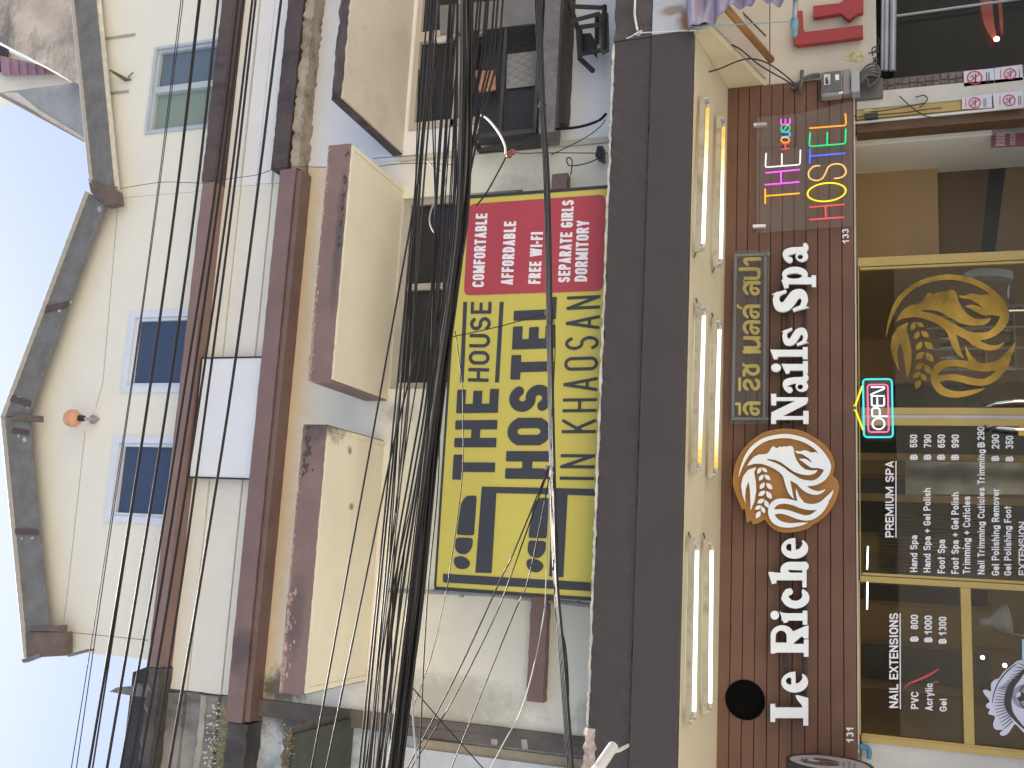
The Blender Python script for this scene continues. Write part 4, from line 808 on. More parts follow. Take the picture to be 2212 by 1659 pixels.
neonl('neon_letter', [[(678, 660), (670, 840)], [(675, 752), (1110, 715)]], fn, yn, rt, K('blue', (.06, .14, 1), 2.3), N)
neonl('neon_letter', [rc([(678, 460), (666, 632), (1110, 598), (1115, 415)], 30), [(885, 615), (888, 460)]], fn, yn, rt, K('green', (.0, .9, .28), 1.6), N)
neonl('neon_letter', [rc([(668, 408), (1120, 372), (1110, 228)], 30)], fn, yn, rt, K('orange', (1, .38, .01)), N)
ys_ = -.10; r2 = .005
neonl('neon_letter', [[(322, 668), (425, 655)], [(322, 600), (420, 590)], [(374, 662), (370, 596)]], fn, ys_, r2, K('red', (1, .09, .10), 1.7), N)
neonl('neon_letter', [[(372+52*math.cos(R(q)), 552+31*math.sin(R(q))) for q in range(0, 361, 15)]], fn, ys_, r2, K('orange', (1, .38, .01)), N)
neonl('neon_letter', [rc([(322, 516), (428, 508), (428, 456), (322, 452)], 24)], fn, ys_, r2, K('cyan_blue', (.03, .5, 1)), N)
neon('neon_letter', [[(338, 378), (318, 395), (322, 425), (345, 435), (365, 420), (385, 385), (412, 375), (428, 400), (418, 432), (400, 438)]], fn, ys_, r2, K('green', (.0, .9, .28), 1.6), N)
neonl('neon_letter', [rc([(322, 295), (318, 366), (428, 358), (430, 287)], 22), [(374, 362), (374, 296)]], fn, ys_, r2, K('magenta', (1, .10, .95)), N)
fo = reg(3400, 1480, 300/1659)
OP = thing('open_sign', 'glowing neon OPEN sign with cyan and pink outlines hanging before the door glass', 'neon sign', tuple(on((1900, 880), -.03)))
yo = -.035
def rrect(P, r): return rc([((P[0][0]+P[1][0])/2, (P[0][1]+P[1][1])/2)]+list(P[1:])+[P[0], ((P[0][0]+P[1][0])/2, (P[0][1]+P[1][1])/2)], r)
neonl('outline', [rrect([(285, 205), (925, 200), (950, 1485), (310, 1485)], 85)], fo, yo, .0068, K('cyan', (.06, .88, .9), 1.7), OP)
neonl('outline', [rrect([(385, 325), (835, 320), (858, 1370), (405, 1375)], 75)], fo, yo, .006, K('pink', (1, .16, .32), 2.0), OP)
KW = emit('neon_ice', (.80, .86, 1), .7)
neonl('neon_letter', [[(630+135*math.cos(R(q)), 1190+122*math.sin(R(q))) for q in range(0, 361, 12)]], fo, yo, .0055, KW, OP)
neonl('neon_letter', [rc([(830, 1022), (490, 1030), (487, 840), (655, 838), (658, 1022)], 60)], fo, yo, .0055, KW, OP)
neonl('neon_letter', [rc([(478, 600), (480, 790), (755, 790), (757, 610)], 34), [(606, 788), (602, 610)]], fo, yo, .0055, KW, OP)
neonl('neon_letter', [rc([(765, 573), (462, 573), (462, 540), (762, 412), (762, 378), (460, 378)], 22)], fo, yo, .0055, KW, OP)
YWN = K('lemon', (1, .82, .0), 2.2)
neonl('hanger', [[(80, 792), (118, 782), (270, 355)]], fo, yo, .0068, YWN, OP); neonl('hanger', [[(84, 884), (126, 896), (288, 1325)]], fo, yo, .0068, YWN, OP)
quad([fo(300, 215), fo(915, 212), fo(935, 1470), fo(320, 1470)], yo+.012, .004).build('sheet', acryl, OP)

# ================================================================== fluorescent lamps under the canopy
cz_o = (0, 0, zc0); cz_n = np.cross((1, 0, 0), (0, YC, zc1-zc0)); cz_n = cz_n/np.linalg.norm(cz_n)*np.sign(-cz_n[2])
tubem = emit('lit_tube', (.82, 1, .93), 1.1); tubey = emit('lit_tube_end', (1, .60, .10), .42); battm = mat('stained_batten', (.40, .36, .28), .6, .15, 6, .8, (.16, .11, .06), 7, 1, .1, 40, dlo=.5)
LAB = ['bare white fluorescent batten at the right end of the front row under canopy', 'bare fluorescent batten at the right end of the rear row, nearest the meter', 'fluorescent batten in the middle of the front row above the gold Thai lettering', 'fluorescent batten in the middle of the rear row, nearest the gold Thai lettering', 'fluorescent batten at the left end of the front row under the canopy', 'fluorescent batten at the left end of the rear row, above the round black port']
FX = [((1529, 226), (1518.5, 535), 1), ((1563, 267), (1557, 568), 1), ((1521, 674), (1511, 1010), -1), ((1554.5, 704), (1546, 1021), -1), ((1506, 1179), (1499, 1547), 0), ((1537.5, 1180), (1534, 1528), 0)]
for (p, q, e), lab in zip(FX, LAB):
    off = np.array((0, 0, -.055)); a = onp(p, np.array(cz_o)+off, cz_n); b = onp(q, np.array(cz_o)+off, cz_n)
    if a[0] < b[0]: a, b = b, a
    d = (b-a)/np.linalg.norm(b-a); L_ = np.linalg.norm(b-a)
    T_ = thing('fluorescent_lamp', lab, 'lamp', tuple((a+b)/2+np.array((0, -.03, .05))), 'fluorescent battens under the canopy')
    s = np.array((0, -.055, 0)); bd = MB(); a2, b2 = a-d*.05, b+d*.05
    bd.prism([a2+s+np.array((0, -.014, .012)), a2+s+np.array((0, .014, .012)), a2+s+np.array((0, .02, .048)), a2+s+np.array((0, -.02, .048))], b2-a2)
    bd.build('batten', battm, T_, bevel=.004)
    ed = MB()
    for c, sg in ((a, -1), (b, 1)): ed.prism([c+d*sg*.014+np.array((0, -.07, -.012)), c+d*sg*.014+np.array((0, .016, -.012)), c+d*sg*.014+np.array((0, .016, .03)), c+d*sg*.014+np.array((0, -.07, .03))], d*sg*.012)
    ed.build('lamp_holder', tubeend, T_)
    u0, u1 = (0, 1)
    tb = MB()
    if e:
        o_, dd_, fr_ = (a, d, .62) if e == 1 else (b, -d, .34); cut = np.linspace(.02, fr_, 8)      # worn tube: amber at one end, whitening along its length
        for k_ in range(7):
            w__ = (k_/7)**1.2; MB().tube([o_+dd_*L_*cut[k_], o_+dd_*L_*cut[k_+1]], .0135, 10).build('tube_end', emit('lit_tube_end_%d' % k_, (1-.18*w__, .60+.40*w__, .10+.83*w__), .42+.45*w__), T_, smooth=True)
        tb.tube([o_+dd_*L_*fr_, o_+dd_*(L_-.02)], .0135, 10)
    else: tb.tube([a+d*.02, b-d*.02], .0135, 10)
    tb.build('tube', tubem, T_, smooth=True)
    for c, dd in ((a, d*.02), (b, -d*.02)): MB().tube([c, c+dd*1.5], .0138, 10).build('tube_cap', tubeend, T_)
    if e != 0 or 1:
        c = (b if e == 1 else a); sg = 1 if e == 1 else -1
        MB().tube([c+d*sg*.02+s+np.array((0, 0, .03)), c+d*sg*.06+s+np.array((0, .01, .045)), c+d*sg*.09+s+np.array((0, -.005, .052))], .006, 6).build('flex', mat('burnt_wire', (.10, .07, .045), .7), T_)

# ================================================================== things hanging on the fronts
# electricity meter
ym = -.02
mt = thing('electricity_meter', 'grey plastic electricity meter box at the right end of the brown planks', 'meter', tuple(on((1815, 180), -.02)))
r4 = reg(3180, 250, 520/2212)
def mbox(nm, P, y, d, m, bev=.006): return quad([r4(*p) for p in P], y, d).build(nm, m, mt, bevel=bev)
mbox('case', [(440, 150), (800, 110), (810, 540), (440, 575)], -.13, .108, plastic_g, .02)
mbox('terminal_cover', [(812, 120), (945, 105), (950, 520), (815, 540)], -.11, .088, mat('rosy_grey_plastic', (.26, .23, .22), .45), .006)
mbox('breaker', [(948, 140), (1098, 128), (1105, 490), (955, 500)], -.145, .12, mat('light_grey_plastic', (.36, .37, .40), .4), .008)
mbox('cover', [(455, 170), (790, 130), (795, 470), (455, 500)], -.150, .018, clear('meter_cover', (.75, .75, .75), 1.45, .3, (.36, .36, .36), .05), .004)
mbox('dial', [(490, 200), (600, 190), (600, 375), (490, 385)], -.156, .004, mat('dial_white', (.50, .52, .55), .5, .4, 60)); mbox('seal_label', [(682, 205), (750, 200), (752, 295), (686, 300)], -.156, .004, inkw); mbox('dial_window', [(520, 255), (545, 252), (580, 360), (520, 365)], -.158, .003, inkk, 0)
mbox('latch', [(735, 490), (820, 482), (820, 520), (740, 528)], -.14, .02, plastic_w)
mbox('junction_box', [(1000, 260), (1500, 255), (1500, 590), (1020, 640)], -.03, .05, mat('grey_brown_box', (.12, .105, .095), .6, .15, 5))
for i in range(5):
    q = [(1105, 190+i*40), (1220, 60+i*45+20*math.sin(i)), (1340, 20+i*50), (1430, 90+i*40), (1440-i*25, 230+i*30), (1330-i*20, 350+i*14), (1220, 400-i*30), (1110, 380-i*30)]
    MB().tube([on(r4(*p[:2]), -.07-.012*i) for p in spl(q, 4)], .009, 6).build('cable_loop', mat('dusty_cable', (.10, .095, .09), .5, .2, 6), mt, smooth=True)
vb = MB()
for i in range(7):
    q = [(430, 190+i*10), (300, 200+i*12), (160, 250+i*9), (60, 330+i*15), (-60, 380+i*12)]; vb.tube([on(r4(*p), -.05-.006*(i % 3)) for p in spl(q, 4)], .006, 5)
    vb.tube([on(r4(90+i*9, 140+random.uniform(-15, 25)), -.06), on(r4(100+i*5, 330), -.07), on(r4(70+i*6, 500+random.uniform(-40, 40)), -.06)], .005, 5)
vb.build('supply_cable', mat('dusty_cable', (.10, .095, .09), .5, .2, 6), mt, smooth=True)
# red letters and small stuff on the neighbour's fascia
a0 = lambda x, y: t(3, 0, x, y)
RL = thing('red_letters', 'thick red Thai letters mounted on the grey white fascia of the upper shop', 'sign', tuple(on((1760, 60), -.05)))
for P in ([(248, 112), (300, 104), (306, 268), (322, 290), (820, 228), (822, 332), (262, 402), (228, 384), (215, 345), (220, 290)], [(390, 65), (625, 40), (690, -10), (720, -60), (825, -60), (825, 117), (770, 130), (702, 186), (630, 126), (392, 166)]):
    trace('letter', [('P', P)], a0, -.06, .05, mat('red_painted_letter', (.30, .028, .033), .55, .06, 3), RL, 8)
tag(trace('ornament_sticker', [('C', [(635, 505), (700, 470), (740, 448), (815, 445), (825, 490), (818, 528), (760, 535), (700, 525)])], a0, -.002, .002, mat('ornament_sticker', (.42, .40, .20), .5, .5, 30), None, 5), 'small yellow green ornamental sticker below the red letters', 'sticker')
tag(trace('graffiti', [('S', [(870, 460, 5), (965, 445, 6)]), ('S', [(905, 480, 5), (900, 420, 5), (935, 405, 5), (935, 445, 5), (962, 360, 6), (945, 320, 4)]), ('S', [(905, 545, 5), (930, 490, 5), (925, 540, 5), (965, 500, 5)]), ('S', [(905, 500, 4), (965, 540, 5)]), ('S', [(905, 452, 4), (958, 425, 5)])], a0, -.002, .002, inkk, None, 4), 'black graffiti scrawl on the fascia next to the ornamental sticker', 'graffiti')
r1b = reg(2700, 0, 800/2212)
po = MB().tube([on(r1b(560, 80), -1.0), on(r1b(1062, 662), -.16)], .030, 10).build('wooden_pole', mat('varnished_pole', (.33, .16, .05), .45, .2, 4), None, smooth=True); tag(po, 'varnished wooden pole leaning under the upper shop ceiling', 'pole')
tp_ = [(150, 340), (230, 310), (330, 258), (455, 200), (600, 110), (720, 55), (900, 30), (1150, 25), (1290, 15), (1380, 20), (1390, -140), (130, -140)]
tm = MB(); nu, nv = 40, 14; gv = []
for iu in range(nu+1):
    xa = 150+(1380-150)*iu/nu; lo_ = float(np.interp(xa, [150, 330, 455, 600, 720, 900, 1380], [342, 262, 205, 112, 58, 30, 18]))
    for iv in range(nv+1):
        q = on(r1b(xa-(20*iv/nv if iu else 0), lo_+(-160-lo_)*iv/nv), -1.05); f_ = iv/nv
        q = q+np.array((0, -.05*math.sin(iu*.55+f_*2.1)-.03*math.sin(iu*1.3-f_*4)-.10*f_, 0)); gv.append(tuple(q))
tm.add(gv, [(a*(nv+1)+b, (a+1)*(nv+1)+b, (a+1)*(nv+1)+b+1, a*(nv+1)+b+1) for a in range(nu) for b in range(nv)])
me_ = tm.build('purple_awning', mat('lavender_tarp', (.30, .265, .38), .42, .12, 2.5, .35, (.46, .43, .52), 1.2, 4, .3, 8, dlo=.58, spec=.7), None, smooth=True); sd_ = me_.modifiers.new('thick', 'SOLIDIFY'); sd_.thickness = .006; tag(me_, 'lavender plastic tarpaulin hanging down at the top edge', 'tarpaulin')
pl = thing('awning_pole', 'grey steel awning pole with teal clamp before the red letters', 'pole', tuple(on(r1b(1325, 100), -1.03)))
MB().tube([on(r1b(1335, -80), -1.045), on(r1b(1330, 120), -1.045), on(r1b(1322, 260), -1.045)], .018, 8).build('pole', metal, pl, smooth=True)
MB().lathe(on(r1b(1322, 215), -1.045), on(r1b(1325, 345), -1.045)-on(r1b(1322, 215), -1.045), [(0, .026), (.05, .03), (.09, .02), (.12, .02), (.14, .006)], 12).build('clamp', mat('teal_clamp', (.14, .28, .30), .4, .3, 20), pl, smooth=True)
tag(MB().tube([on(r1b(180, 298), -1.03), on(r1b(700, 268), -1.05), on(r1b(1310, 235), -1.07)], .004, 5).build('teal_string', mat('teal_string', (.18, .36, .36), .7)), 'teal string tied between the tarpaulin and the pole clamp', 'string')
tag(MB().box(*[v for v in (3.9, 4.2)], -.99, -.62, 3.44, 3.56).build('corner_bracket', blackm, None, bevel=.01), 'black block tucked under the tarpaulin corner beside the canopy end', 'bracket')
# rusty iron stand beside the upper window
r6 = reg(1640, 0, 800/2212)
ib = thing('iron_stand', 'rusty iron bracket stand on the white wall above the canopy', 'stand', tuple(on(r6(2050, 500), -.3)))
bars = [((1760, 40), (1860, 330)), ((1860, 330), (1880, 640)), ((1870, 640), (2030, 790)), ((1880, 300), (2120, 270)), ((1880, 600), (2200, 540)), ((1780, 70), (2120, 85)), ((2070, 150), (2070, 480)), ((1800, 230), (2100, 150)), ((1880, 300), (1880, 620)), ((2150, 60), (2150, 540))]
for i, (p, q) in enumerate(bars):
    y = -.32 if i % 2 else -.22
    MB().tube([on(r6(*p), y), on(r6(*q), y)], .022, 4).build('bar', steel_dk, ib)
quad([r6(2085, 150), r6(2190, 140), r6(2200, 560), r6(2120, 600), r6(2090, 480)], -.26, .02).build('plate', mat('rusty_plate', (.12, .095, .085), .7, .3, 8), ib)
quad([r6(1900, 370), r6(2000, 365), r6(2065, 480), r6(2065, 640), r6(2000, 560), r6(1890, 560)], -.18, .02).build('plate', blackm, ib)
# steel cage before the right window
cg = thing('window_cage', 'dark steel security cage with wire mesh before the upper right window', 'cage', tuple(on(r6(1100, 700), -.25)))
cz1, cz0 = zz(1018, 200, -.3), rbot-.0; cxl = xx(1010, 298, -.3)
fr = MB()
for p in ((cxl, -.3), (XR-.6, -.3)): fr.box(p[0]-.02, p[0]+.02, p[1]-.02, p[1]+.02, cz0, cz1)
for z in (cz0, (cz0+cz1)/2, cz1-.02): fr.box(cxl+.02, XR-.62, -.318, -.282, z, z+.03)
fr.box(cxl-.016, cxl+.016, -.279, -.005, cz1-.03, cz1); fr.box(cxl-.016, cxl+.016, -.279, -.005, cz0, cz0+.03)
fr.build('frame', steel_dk, cg)
ms = MB(); sx = .07
for i in range(-16, 40):
    x = cxl+i*sx
    for s in (1, -1):
        a = (x, cz0+.03); b = (x+s*(cz1-cz0-.06)*.55, cz1-.03)
        u0_, u1_ = 0, 1
        if b[0] != a[0]:
            lo_, hi_ = sorted(((cxl+.02-a[0])/(b[0]-a[0]), (4.75-a[0])/(b[0]-a[0]))); u0_, u1_ = max(0, lo_), min(1, hi_)
        if u0_ < u1_: ms.tube([(a[0]+(b[0]-a[0])*u, -.292+.002*s, a[1]+(b[1]-a[1])*u) for u in (u0_, u1_)],   .0012, 4, False)
ms.build('mesh', steel_dk, cg)
MB().box(cxl+.03, XR-.63, -.075, -.06, cz0-.1, cz1).build('added_dark_sheet', mat('cage_dark_sheet', (.030, .031, .034), .5, .2, 3), cg)  # added sheet keeps everything behind the mesh evenly dark
MB().prism([(cxl-.03, -.30, cz0-.02), (cxl-.03, -.02, cz0-.02), (cxl-.03, -.02, cz1), (cxl-.03, -.10, cz1)], (.012, 0, 0)).build('side_plate', mat('cage_side', (.05, .047, .046), .6, .3, 6), cg)
pq = [r6(1075, 600), r6(1420, 560), r6(1425, 940), r6(1065, 980)]
quad(pq, -.10, .01).build('light_panel', mat('pale_board', (.30, .30, .28), .7, .1), cg)
quad([r6(715, 780), r6(940, 780), r6(950, 990), r6(770, 1030)], -.20, .01).build('notice', mat('orange_brown_notice', (.46, .24, .14), .6, .25, 9), cg)
quad([r6(330, 60), r6(1440, -40), r6(1440, 250), r6(330, 380)], -.33, .015).build('top_board', mat('grey_cage_board', (.16, .155, .15), .7, .15), cg)
sl_ = MB().hexa([(cxl-.02, -.31, cz0-.16), (XR-.6, -.31, cz0-.16), (XR-.6, -.005, cz0-.12), (cxl-.02, -.005, cz0-.12)], [(cxl-.02, -.31, cz0-.02), (XR-.6, -.31, cz0-.02), (XR-.6, -.005, cz0-.004), (cxl-.02, -.005, cz0-.004)])
sl_.build('sill_tray', mat('weathered_tray', (.16, .15, .15), .6, .3, 6, .5, (.4, .4, .4), 5), cg)
bk = MB()
for P in ([(-60, 300), (430, 320), (470, 400), (430, 460), (-60, 460)],): pass
quad([r6(300, 415), r6(430, 395), r6(470, 460), r6(420, 450), r6(300, 470)], -.1, .03).build('hinge', plastic_w, cg)
# white board on the parapet
wb = thing('sign_board', 'blank white board in thin black frame on the pale parapet', 'board', tuple(on((550, 900), -.12)))
wp = [(438, 776), (562, 773), (536, 1034), (411, 1028)]
wpc = [on(p, -.12) for p in wp]; wxa, wxb = (wpc[2][0]+wpc[3][0])/2, (wpc[0][0]+wpc[1][0])/2; wza, wzb = e2b+.004, zz(425, 900, -.12)
MB().box(wxa, wxb, -.125, -.10, wza, wzb).build('board', mat('white_board', (.76, .79, .83), .4, .03, 3, .3, (.66, .70, .75), 4, 1), wb)
m = MB()
for a, b, c, d in ((wxa-.014, wxa-.001, wza, wzb), (wxb+.001, wxb+.014, wza, wzb), (wxa-.014, wxb+.014, wzb+.001, wzb+.008)): m.box(a, b, -.135, -.09, c, d)
m.build('frame', blackm, wb)
# orange globe lamp on the gable
gl = thing('globe_lamp', 'orange plastic globe lamp on a bent arm on the gable wall', 'lamp', tuple(on((192, 905), 0)))
gc = on((157, 903.5), -.18)
bm_ = bmesh.new(); bmesh.ops.create_uvsphere(bm_, u_segments=24, v_segments=16, radius=.088, matrix=Matrix.Translation(Vector(gc))); me_ = bpy.data.meshes.new('globe'); bm_.to_mesh(me_); bm_.free()
finish('globe', me_, mat('orange_globe', (.62, .30, .19), .35, .06), gl, True)
MB().lathe(gc+np.array((0, 0, -.135)), (0, 0, 1), [(0, .03), (.06, .032), (.062, .04), (.075, .04)], 14).build('socket', blackm, gl)
MB().tube([gc+np.array((0, 0, -.12)), gc+np.array((0, .06, -.16)), gc+np.array((.02, .178, -.15))], .014, 8).build('arm', metal, gl)
MB().lathe(on((200, 906), -.02)+np.array((0, .018, 0)), (0, -1, 0), [(0, .045), (.02, .045), (.03, .02)], 14).build('wall_plate', metal, gl)
# small branch-like bracket on the right gable
tg = MB(); b0 = lambda x, y: t(0, 0, x, y)
tg.tube([on(b0(950, 605), -.12), on(b0(1090, 690), -.03)], [.012, .022], 6); tg.tube([on(b0(1090, 690), -.03), on(b0(1130, 685), -.01)], .012, 6); tg.tube([on(b0(1105, 670), -.02), on(b0(1150, 625), -.03)], .006, 5)
tag(tg.build('wall_hook', mat('mossy_stick', (.12, .11, .05), .9, .4, 12)), 'short mossy bracket stub sticking out of the gable wall near the green window', 'bracket')
# projecting round sign, security camera, conduit
rs = thing('round_sign', 'round black rimmed projecting sign with pale face at the left end of the planks', 'sign', tuple(on((1720, 1650), -.05)))
cx_ = -1.285; c0 = np.array((cx_, -.33, zz(1792, 1640, -.3)))
MB().lathe(c0, (1, 0, 0), [(-.10, .285), (.0, .285), (.004, .28), (.004, .262), (-.004, .26)], 48).build('rim', mat('blue_black_rim', (.03, .032, .04), .45), rs, smooth=False)
MB().lathe(c0, (1, 0, 0), [(-.006, .2595), (-.002, .2595), (-.0015, .001)], 48).build('face', mat('pale_pink_face', (.50, .46, .48), .45), rs)
def rs_tf(nm, prims, m_): 
    me = flat_mesh(nm, shape_loops(prims, 8), 1.0)
    map_mesh(me, lambda a, b, c: c0+np.array((.0012+c*.0015, -(-(b-840)/1800*.36), -(a-840)/1800*.36+.06)))
    return finish(nm, me, m_, rs)
rs_tf('profile_picture', LOGO[:12], mat('brown_print', (.14, .09, .08), .5))
for k, wv in ((-.09, .09), (-.125, .12), (-.16, .07)): MB().box(c0[0]+.0005, c0[0]+.002, c0[1]-wv, c0[1]+wv, c0[2]+k-.008, c0[2]+k+.008).build('fine_print', mat('grey_print', (.30, .27, .27), .5), rs)
MB().box(cx_-.1, cx_+.0, -.05, -.021, c0[2]+.05, c0[2]+.12).build('mount', blackm, rs)
cc = thing('security_camera', 'white tubular security camera on the dark canopy corner', 'camera', tuple(on((1310, 1640), YC)))
ca, cb = on(t(2, 3, 875, 1470), -1.16), on(t(2, 3, 742, 1668), -1.42)
MB().lathe(ca, cb-ca, [(0, .02), (.004, .034), (.30, .036), (.305, .03)], 18).build('body', plastic_w, cc, smooth=False)
MB().lathe(cb-(cb-ca)*.05, cb-ca, [(.03, .028), (.034, .028)], 14).build('lens', blackm, cc)
MB().tube([ca+(cb-ca)*.3, ca+(cb-ca)*.3+np.array((0, .12, -.04)), (ca[0]-.02, YC+.03, ca[2]-.06)], .012, 8).build('bracket', plastic_w, cc)
cdt = MB(); pth = [on((830, 1275), -.06), on((919, 1278), -.06), on((1060, 1284), -.06), on((1278, 1308), -.06)]
cdt.tube(pth, .018, 8)
for p in ((997, 1284), (1250, 1304)): cdt.lathe(on(p, -.06)+np.array((0, 0, -.015)), (0, 0, 1), [(0, .024), (.03, .024)], 10)
tag(cdt.build('conduit', mat('ribbed_grey_conduit', (.30, .31, .34), .5, .2, 20, bump=.4), None, smooth=False), 'grey ribbed vertical conduit on the cream wall beside the yellow sign', 'conduit')
ch = MB(); ch.box(XM-.02, XM+.03, -.03, -.001, zf2, zz(868, 330, 0)); tag(ch.build('cable_trunking', mat('cream_trunking', (.58, .55, .45), .6)), 'cream cable trunking where the cream and white walls meet', 'trunking')
ch = MB(); ch.box(hx1+.02, hx1+.10, -.055, -.001, zf2+.35, hz1+.15); tag(ch.build('pilaster_strip', mat('peeling_grey_strip', (.36, .37, .38), .8, .15, 8)), 'peeling grey vertical strip just right of the yellow sign', 'strip')
# notices
nb = reg(3600, 0, 496/1646)
NS4 = [([(845, 945), (1250, 905), (1250, 1105), (850, 1150)], (992, 1032), 105, .014, 'no smoking notice on the mosaic pillar, nearer the electricity meter'), ([(1258, 902), (1620, 855), (1635, 1062), (1255, 1105)], (1460, 980), 85, .010, 'no smoking notice on the mosaic pillar, farther from the electricity meter'),
       ([(822, 1300), (1215, 1240), (1220, 1430), (825, 1447)], (992, 1362), 82, .004, 'no smoking notice on the white post, nearer the electricity meter'), ([(1232, 1240), (1640, 1200), (1640, 1412), (1250, 1450)], (1450, 1330), 85, .004, 'no smoking notice on the white post, farther from the electricity meter')]
sred = mat('sign_red', (.55, .03, .05), .45); spink = mat('notice_white', (.62, .60, .66), .5, .03)
for P, c, rad, yy, lab in NS4:
    y = -.0 if yy > .005 else -.012
    Tn = thing('no_smoking_sign', lab, 'notice', tuple(on(nb(*c), y)), 'no smoking notices beside the hostel entrance')
    quad([nb(*p) for p in P], y, .008).build('plate', spink, Tn)
    ring = [('C', ell(*c, rad*1.0, rad*.88)), ('-C', ell(*c, rad*.83, rad*.73)), ('S', [(c[0]-rad*.62, c[1]+rad*.52, rad*.07), (c[0]+rad*.62, c[1]-rad*.52, rad*.07)])]
    trace('ban_ring', ring, nb, y-.004, .002, sred, Tn, 3)
    trace('cigarette', [('P', [(c[0]+rad*.02, c[1]-rad*.5), (c[0]+rad*.18, c[1]-rad*.5), (c[0]+rad*.18, c[1]+rad*.55), (c[0]+rad*.02, c[1]+rad*.55)]), ('S', [(c[0]-rad*.5, c[1]+.0, rad*.04), (c[0]-rad*.3, c[1]-rad*.3, rad*.05), (c[0]-rad*.15, c[1]-.0, rad*.04)])], nb, y-.0025, .001, inkk, Tn, 3)
    for k in (-1.5, 1.45, 1.75):
        if nb(c[0]+rad*(k+.1), c[1])[0] > nb(*P[1])[0]-2 or c[0]+rad*(k-.1) < P[0][0]+8: continue
        s_y = -(P[1][1]-P[0][1])/(P[1][0]-P[0][0]); cx1 = c[0]+rad*k
        quad([nb(cx1, c[1]-rad*.7), nb(cx1+rad*.12, c[1]-rad*.7), nb(cx1+rad*.12, c[1]+rad*.7), nb(cx1, c[1]+rad*.7)], y-.002, .001).build('print_line', inkk if k > 0 else sred, Tn)
# entrance of the hostel: white post, trunking, hall
E_ = thing('hostel_entrance', 'brown hostel hallway seen through the open doorway right of the spa door', 'entrance', (2.9, .5, .1))
pxa, pxb = xx(1900, 232, 0), xx(1900, 196, 0)
MB().box(pxa, pxb, .0, .2, 0, zp0-.025).build('post', mat('cream_post', (.55, .53, .46), .7, .05, 3, .3, (.3, .25, .2), 4), E_, bevel=.004)
gxa = xx(1900, 252, 0)
MB().box(gxa, pxa-.001, .012, .2, 0, zp0-.026).build('gold_jamb', brass, E_)
MB().tube([on((1843, 266), -.01), on((2230, 229), -.01)], .011, 8).build('trunking', plastic_w, E_, smooth=True)
MB().box(gxa-.09, gxa-.002, .06, .22, 0, zp0-.027).build('brown_jamb', mat('brown_jamb', (.13, .075, .04), .5), E_)
MB().box(gxa-.04, gxa-.0, .225, 2.8, 0, 2.6).build('side_wall', mat('hall_cream_wall', (.46, .385, .27), .6, .03), E_)
MB().box(xD1-.05, gxa-.045, .9, .96, zz(2026, 420, .9), 2.6).build('bulkhead', tanwall, E_)
MB().box(xD1-.5, gxa-.045, 2.6, 2.66, 0, 2.6).build('back_wall', mat('hall_brown_wall', (.42, .26, .12), .6, .06, 2), E_)
MB().box(xD1-.06, xD1-.0, .10, 2.6, 0, 2.6).build('side_wall', mat('hall_brown_wall', (.42, .26, .12)), E_)
MB().box(xD1-.5, gxa, .3, 2.8, 2.62, 2.66).build('ceiling', tanwall, E_)
MB().box(xD1-.5, gxa, -.2, 2.8, .09, .11).build('floor', floorm, E_)
rh = reg(3400, 540, 696/2212)
hb_ = mat('hall_recess_shade', (.125, .08, .043), .55, .08, 2)  # dark brown sheet paints the shadowed recess below the bulkhead
for nm_, P, m__ in (('hall_tone_sheet', [(1080, 100), (1770, 40), (1795, 150), (1650, 1600), (1110, 1600)], hb_), ('dark_band', [(1796, 150), (2018, 140), (1830, 1600), (1651, 1600)], mat('dark_band', (.03, .034, .032), .5)), ('hall_tone_sheet', [(2019, 140), (2500, 100), (2500, 1600), (1831, 1600)], mat('hall_mid_brown', (.20, .135, .075), .55, .08, 2))):
    quad([rh(*p) for p in P], 1.0, .03).build(nm_, m__, E_)
quad([rh(1220, 130), rh(1560, 100), rh(1560, 180), rh(1220, 205)], .985, .014).build('vent', mat('vent_green', (.16, .17, .12), .5), E_)
quad([rh(1100, 285), rh(1670, 225), rh(1670, 265), rh(1130, 330)], .985, .014).build('rail', mat('hall_mid_brown', (.20, .135, .075)), E_)
# boards on the side wall of the hall
os_ = thing('hallway_notice', 'orange notice with a dark slipper pictogram in the hostel hallway', 'notice', (gxa-.045, .5, 2.0))
def side(nm, P, x, m, par, d=.004):
    q = [onx(p, x) for p in P]; return MB().prism(q, (-d, 0, 0)).build(nm, m, par)
xs_ = gxa-.0405
side('plate', [rh(830, 35), rh(1270, 0), rh(1275, 85), rh(830, 125)], xs_, mat('orange_plate', (.55, .28, .05), .5, .1), os_)
side('pictogram', [rh(965, 45), rh(1100, 25), rh(1085, 85), rh(1030, 85)], xs_-.0042, inkk, os_, .001)
side('number_block', [rh(838, 35), rh(915, 28), rh(915, 115), rh(838, 122)], xs_-.0042, mat('dark_red_block', (.10, .03, .025), .5), os_, .001)
rp = thing('price_board', 'dark red ROOMS price board in the hostel hallway', 'notice', (gxa-.045, .4, 1.4))
yb_ = .30; r6b = reg(3700, 380, 396/1060)
quad([r6b(722, 265), r6b(1120, 235), r6b(1120, 540), r6b(705, 560)], yb_, .01).build('board', mat('maroon_board', (.20, .065, .085), .5), rp)
lettering('lettering', 'ROOMS', r6b(855, 545), r6b(862, 365), r6b(755, 545), yb_-.002, .06, mat('pale_rose_print', (.46, .36, .38), .5), rp, .001, .1)
lettering('lettering', '250', r6b(935, 340), r6b(935, 262), r6b(810, 345), yb_-.002, .09, mat('pale_rose_print', (.46, .36, .38), .5), rp, .001, .1)
lettering('lettering', 'ROOMS', r6b(970, 530), r6b(970, 365), r6b(910, 530), yb_-.002, .07, mat('pale_rose_print', (.46, .36, .38), .5), rp, .001, .1)
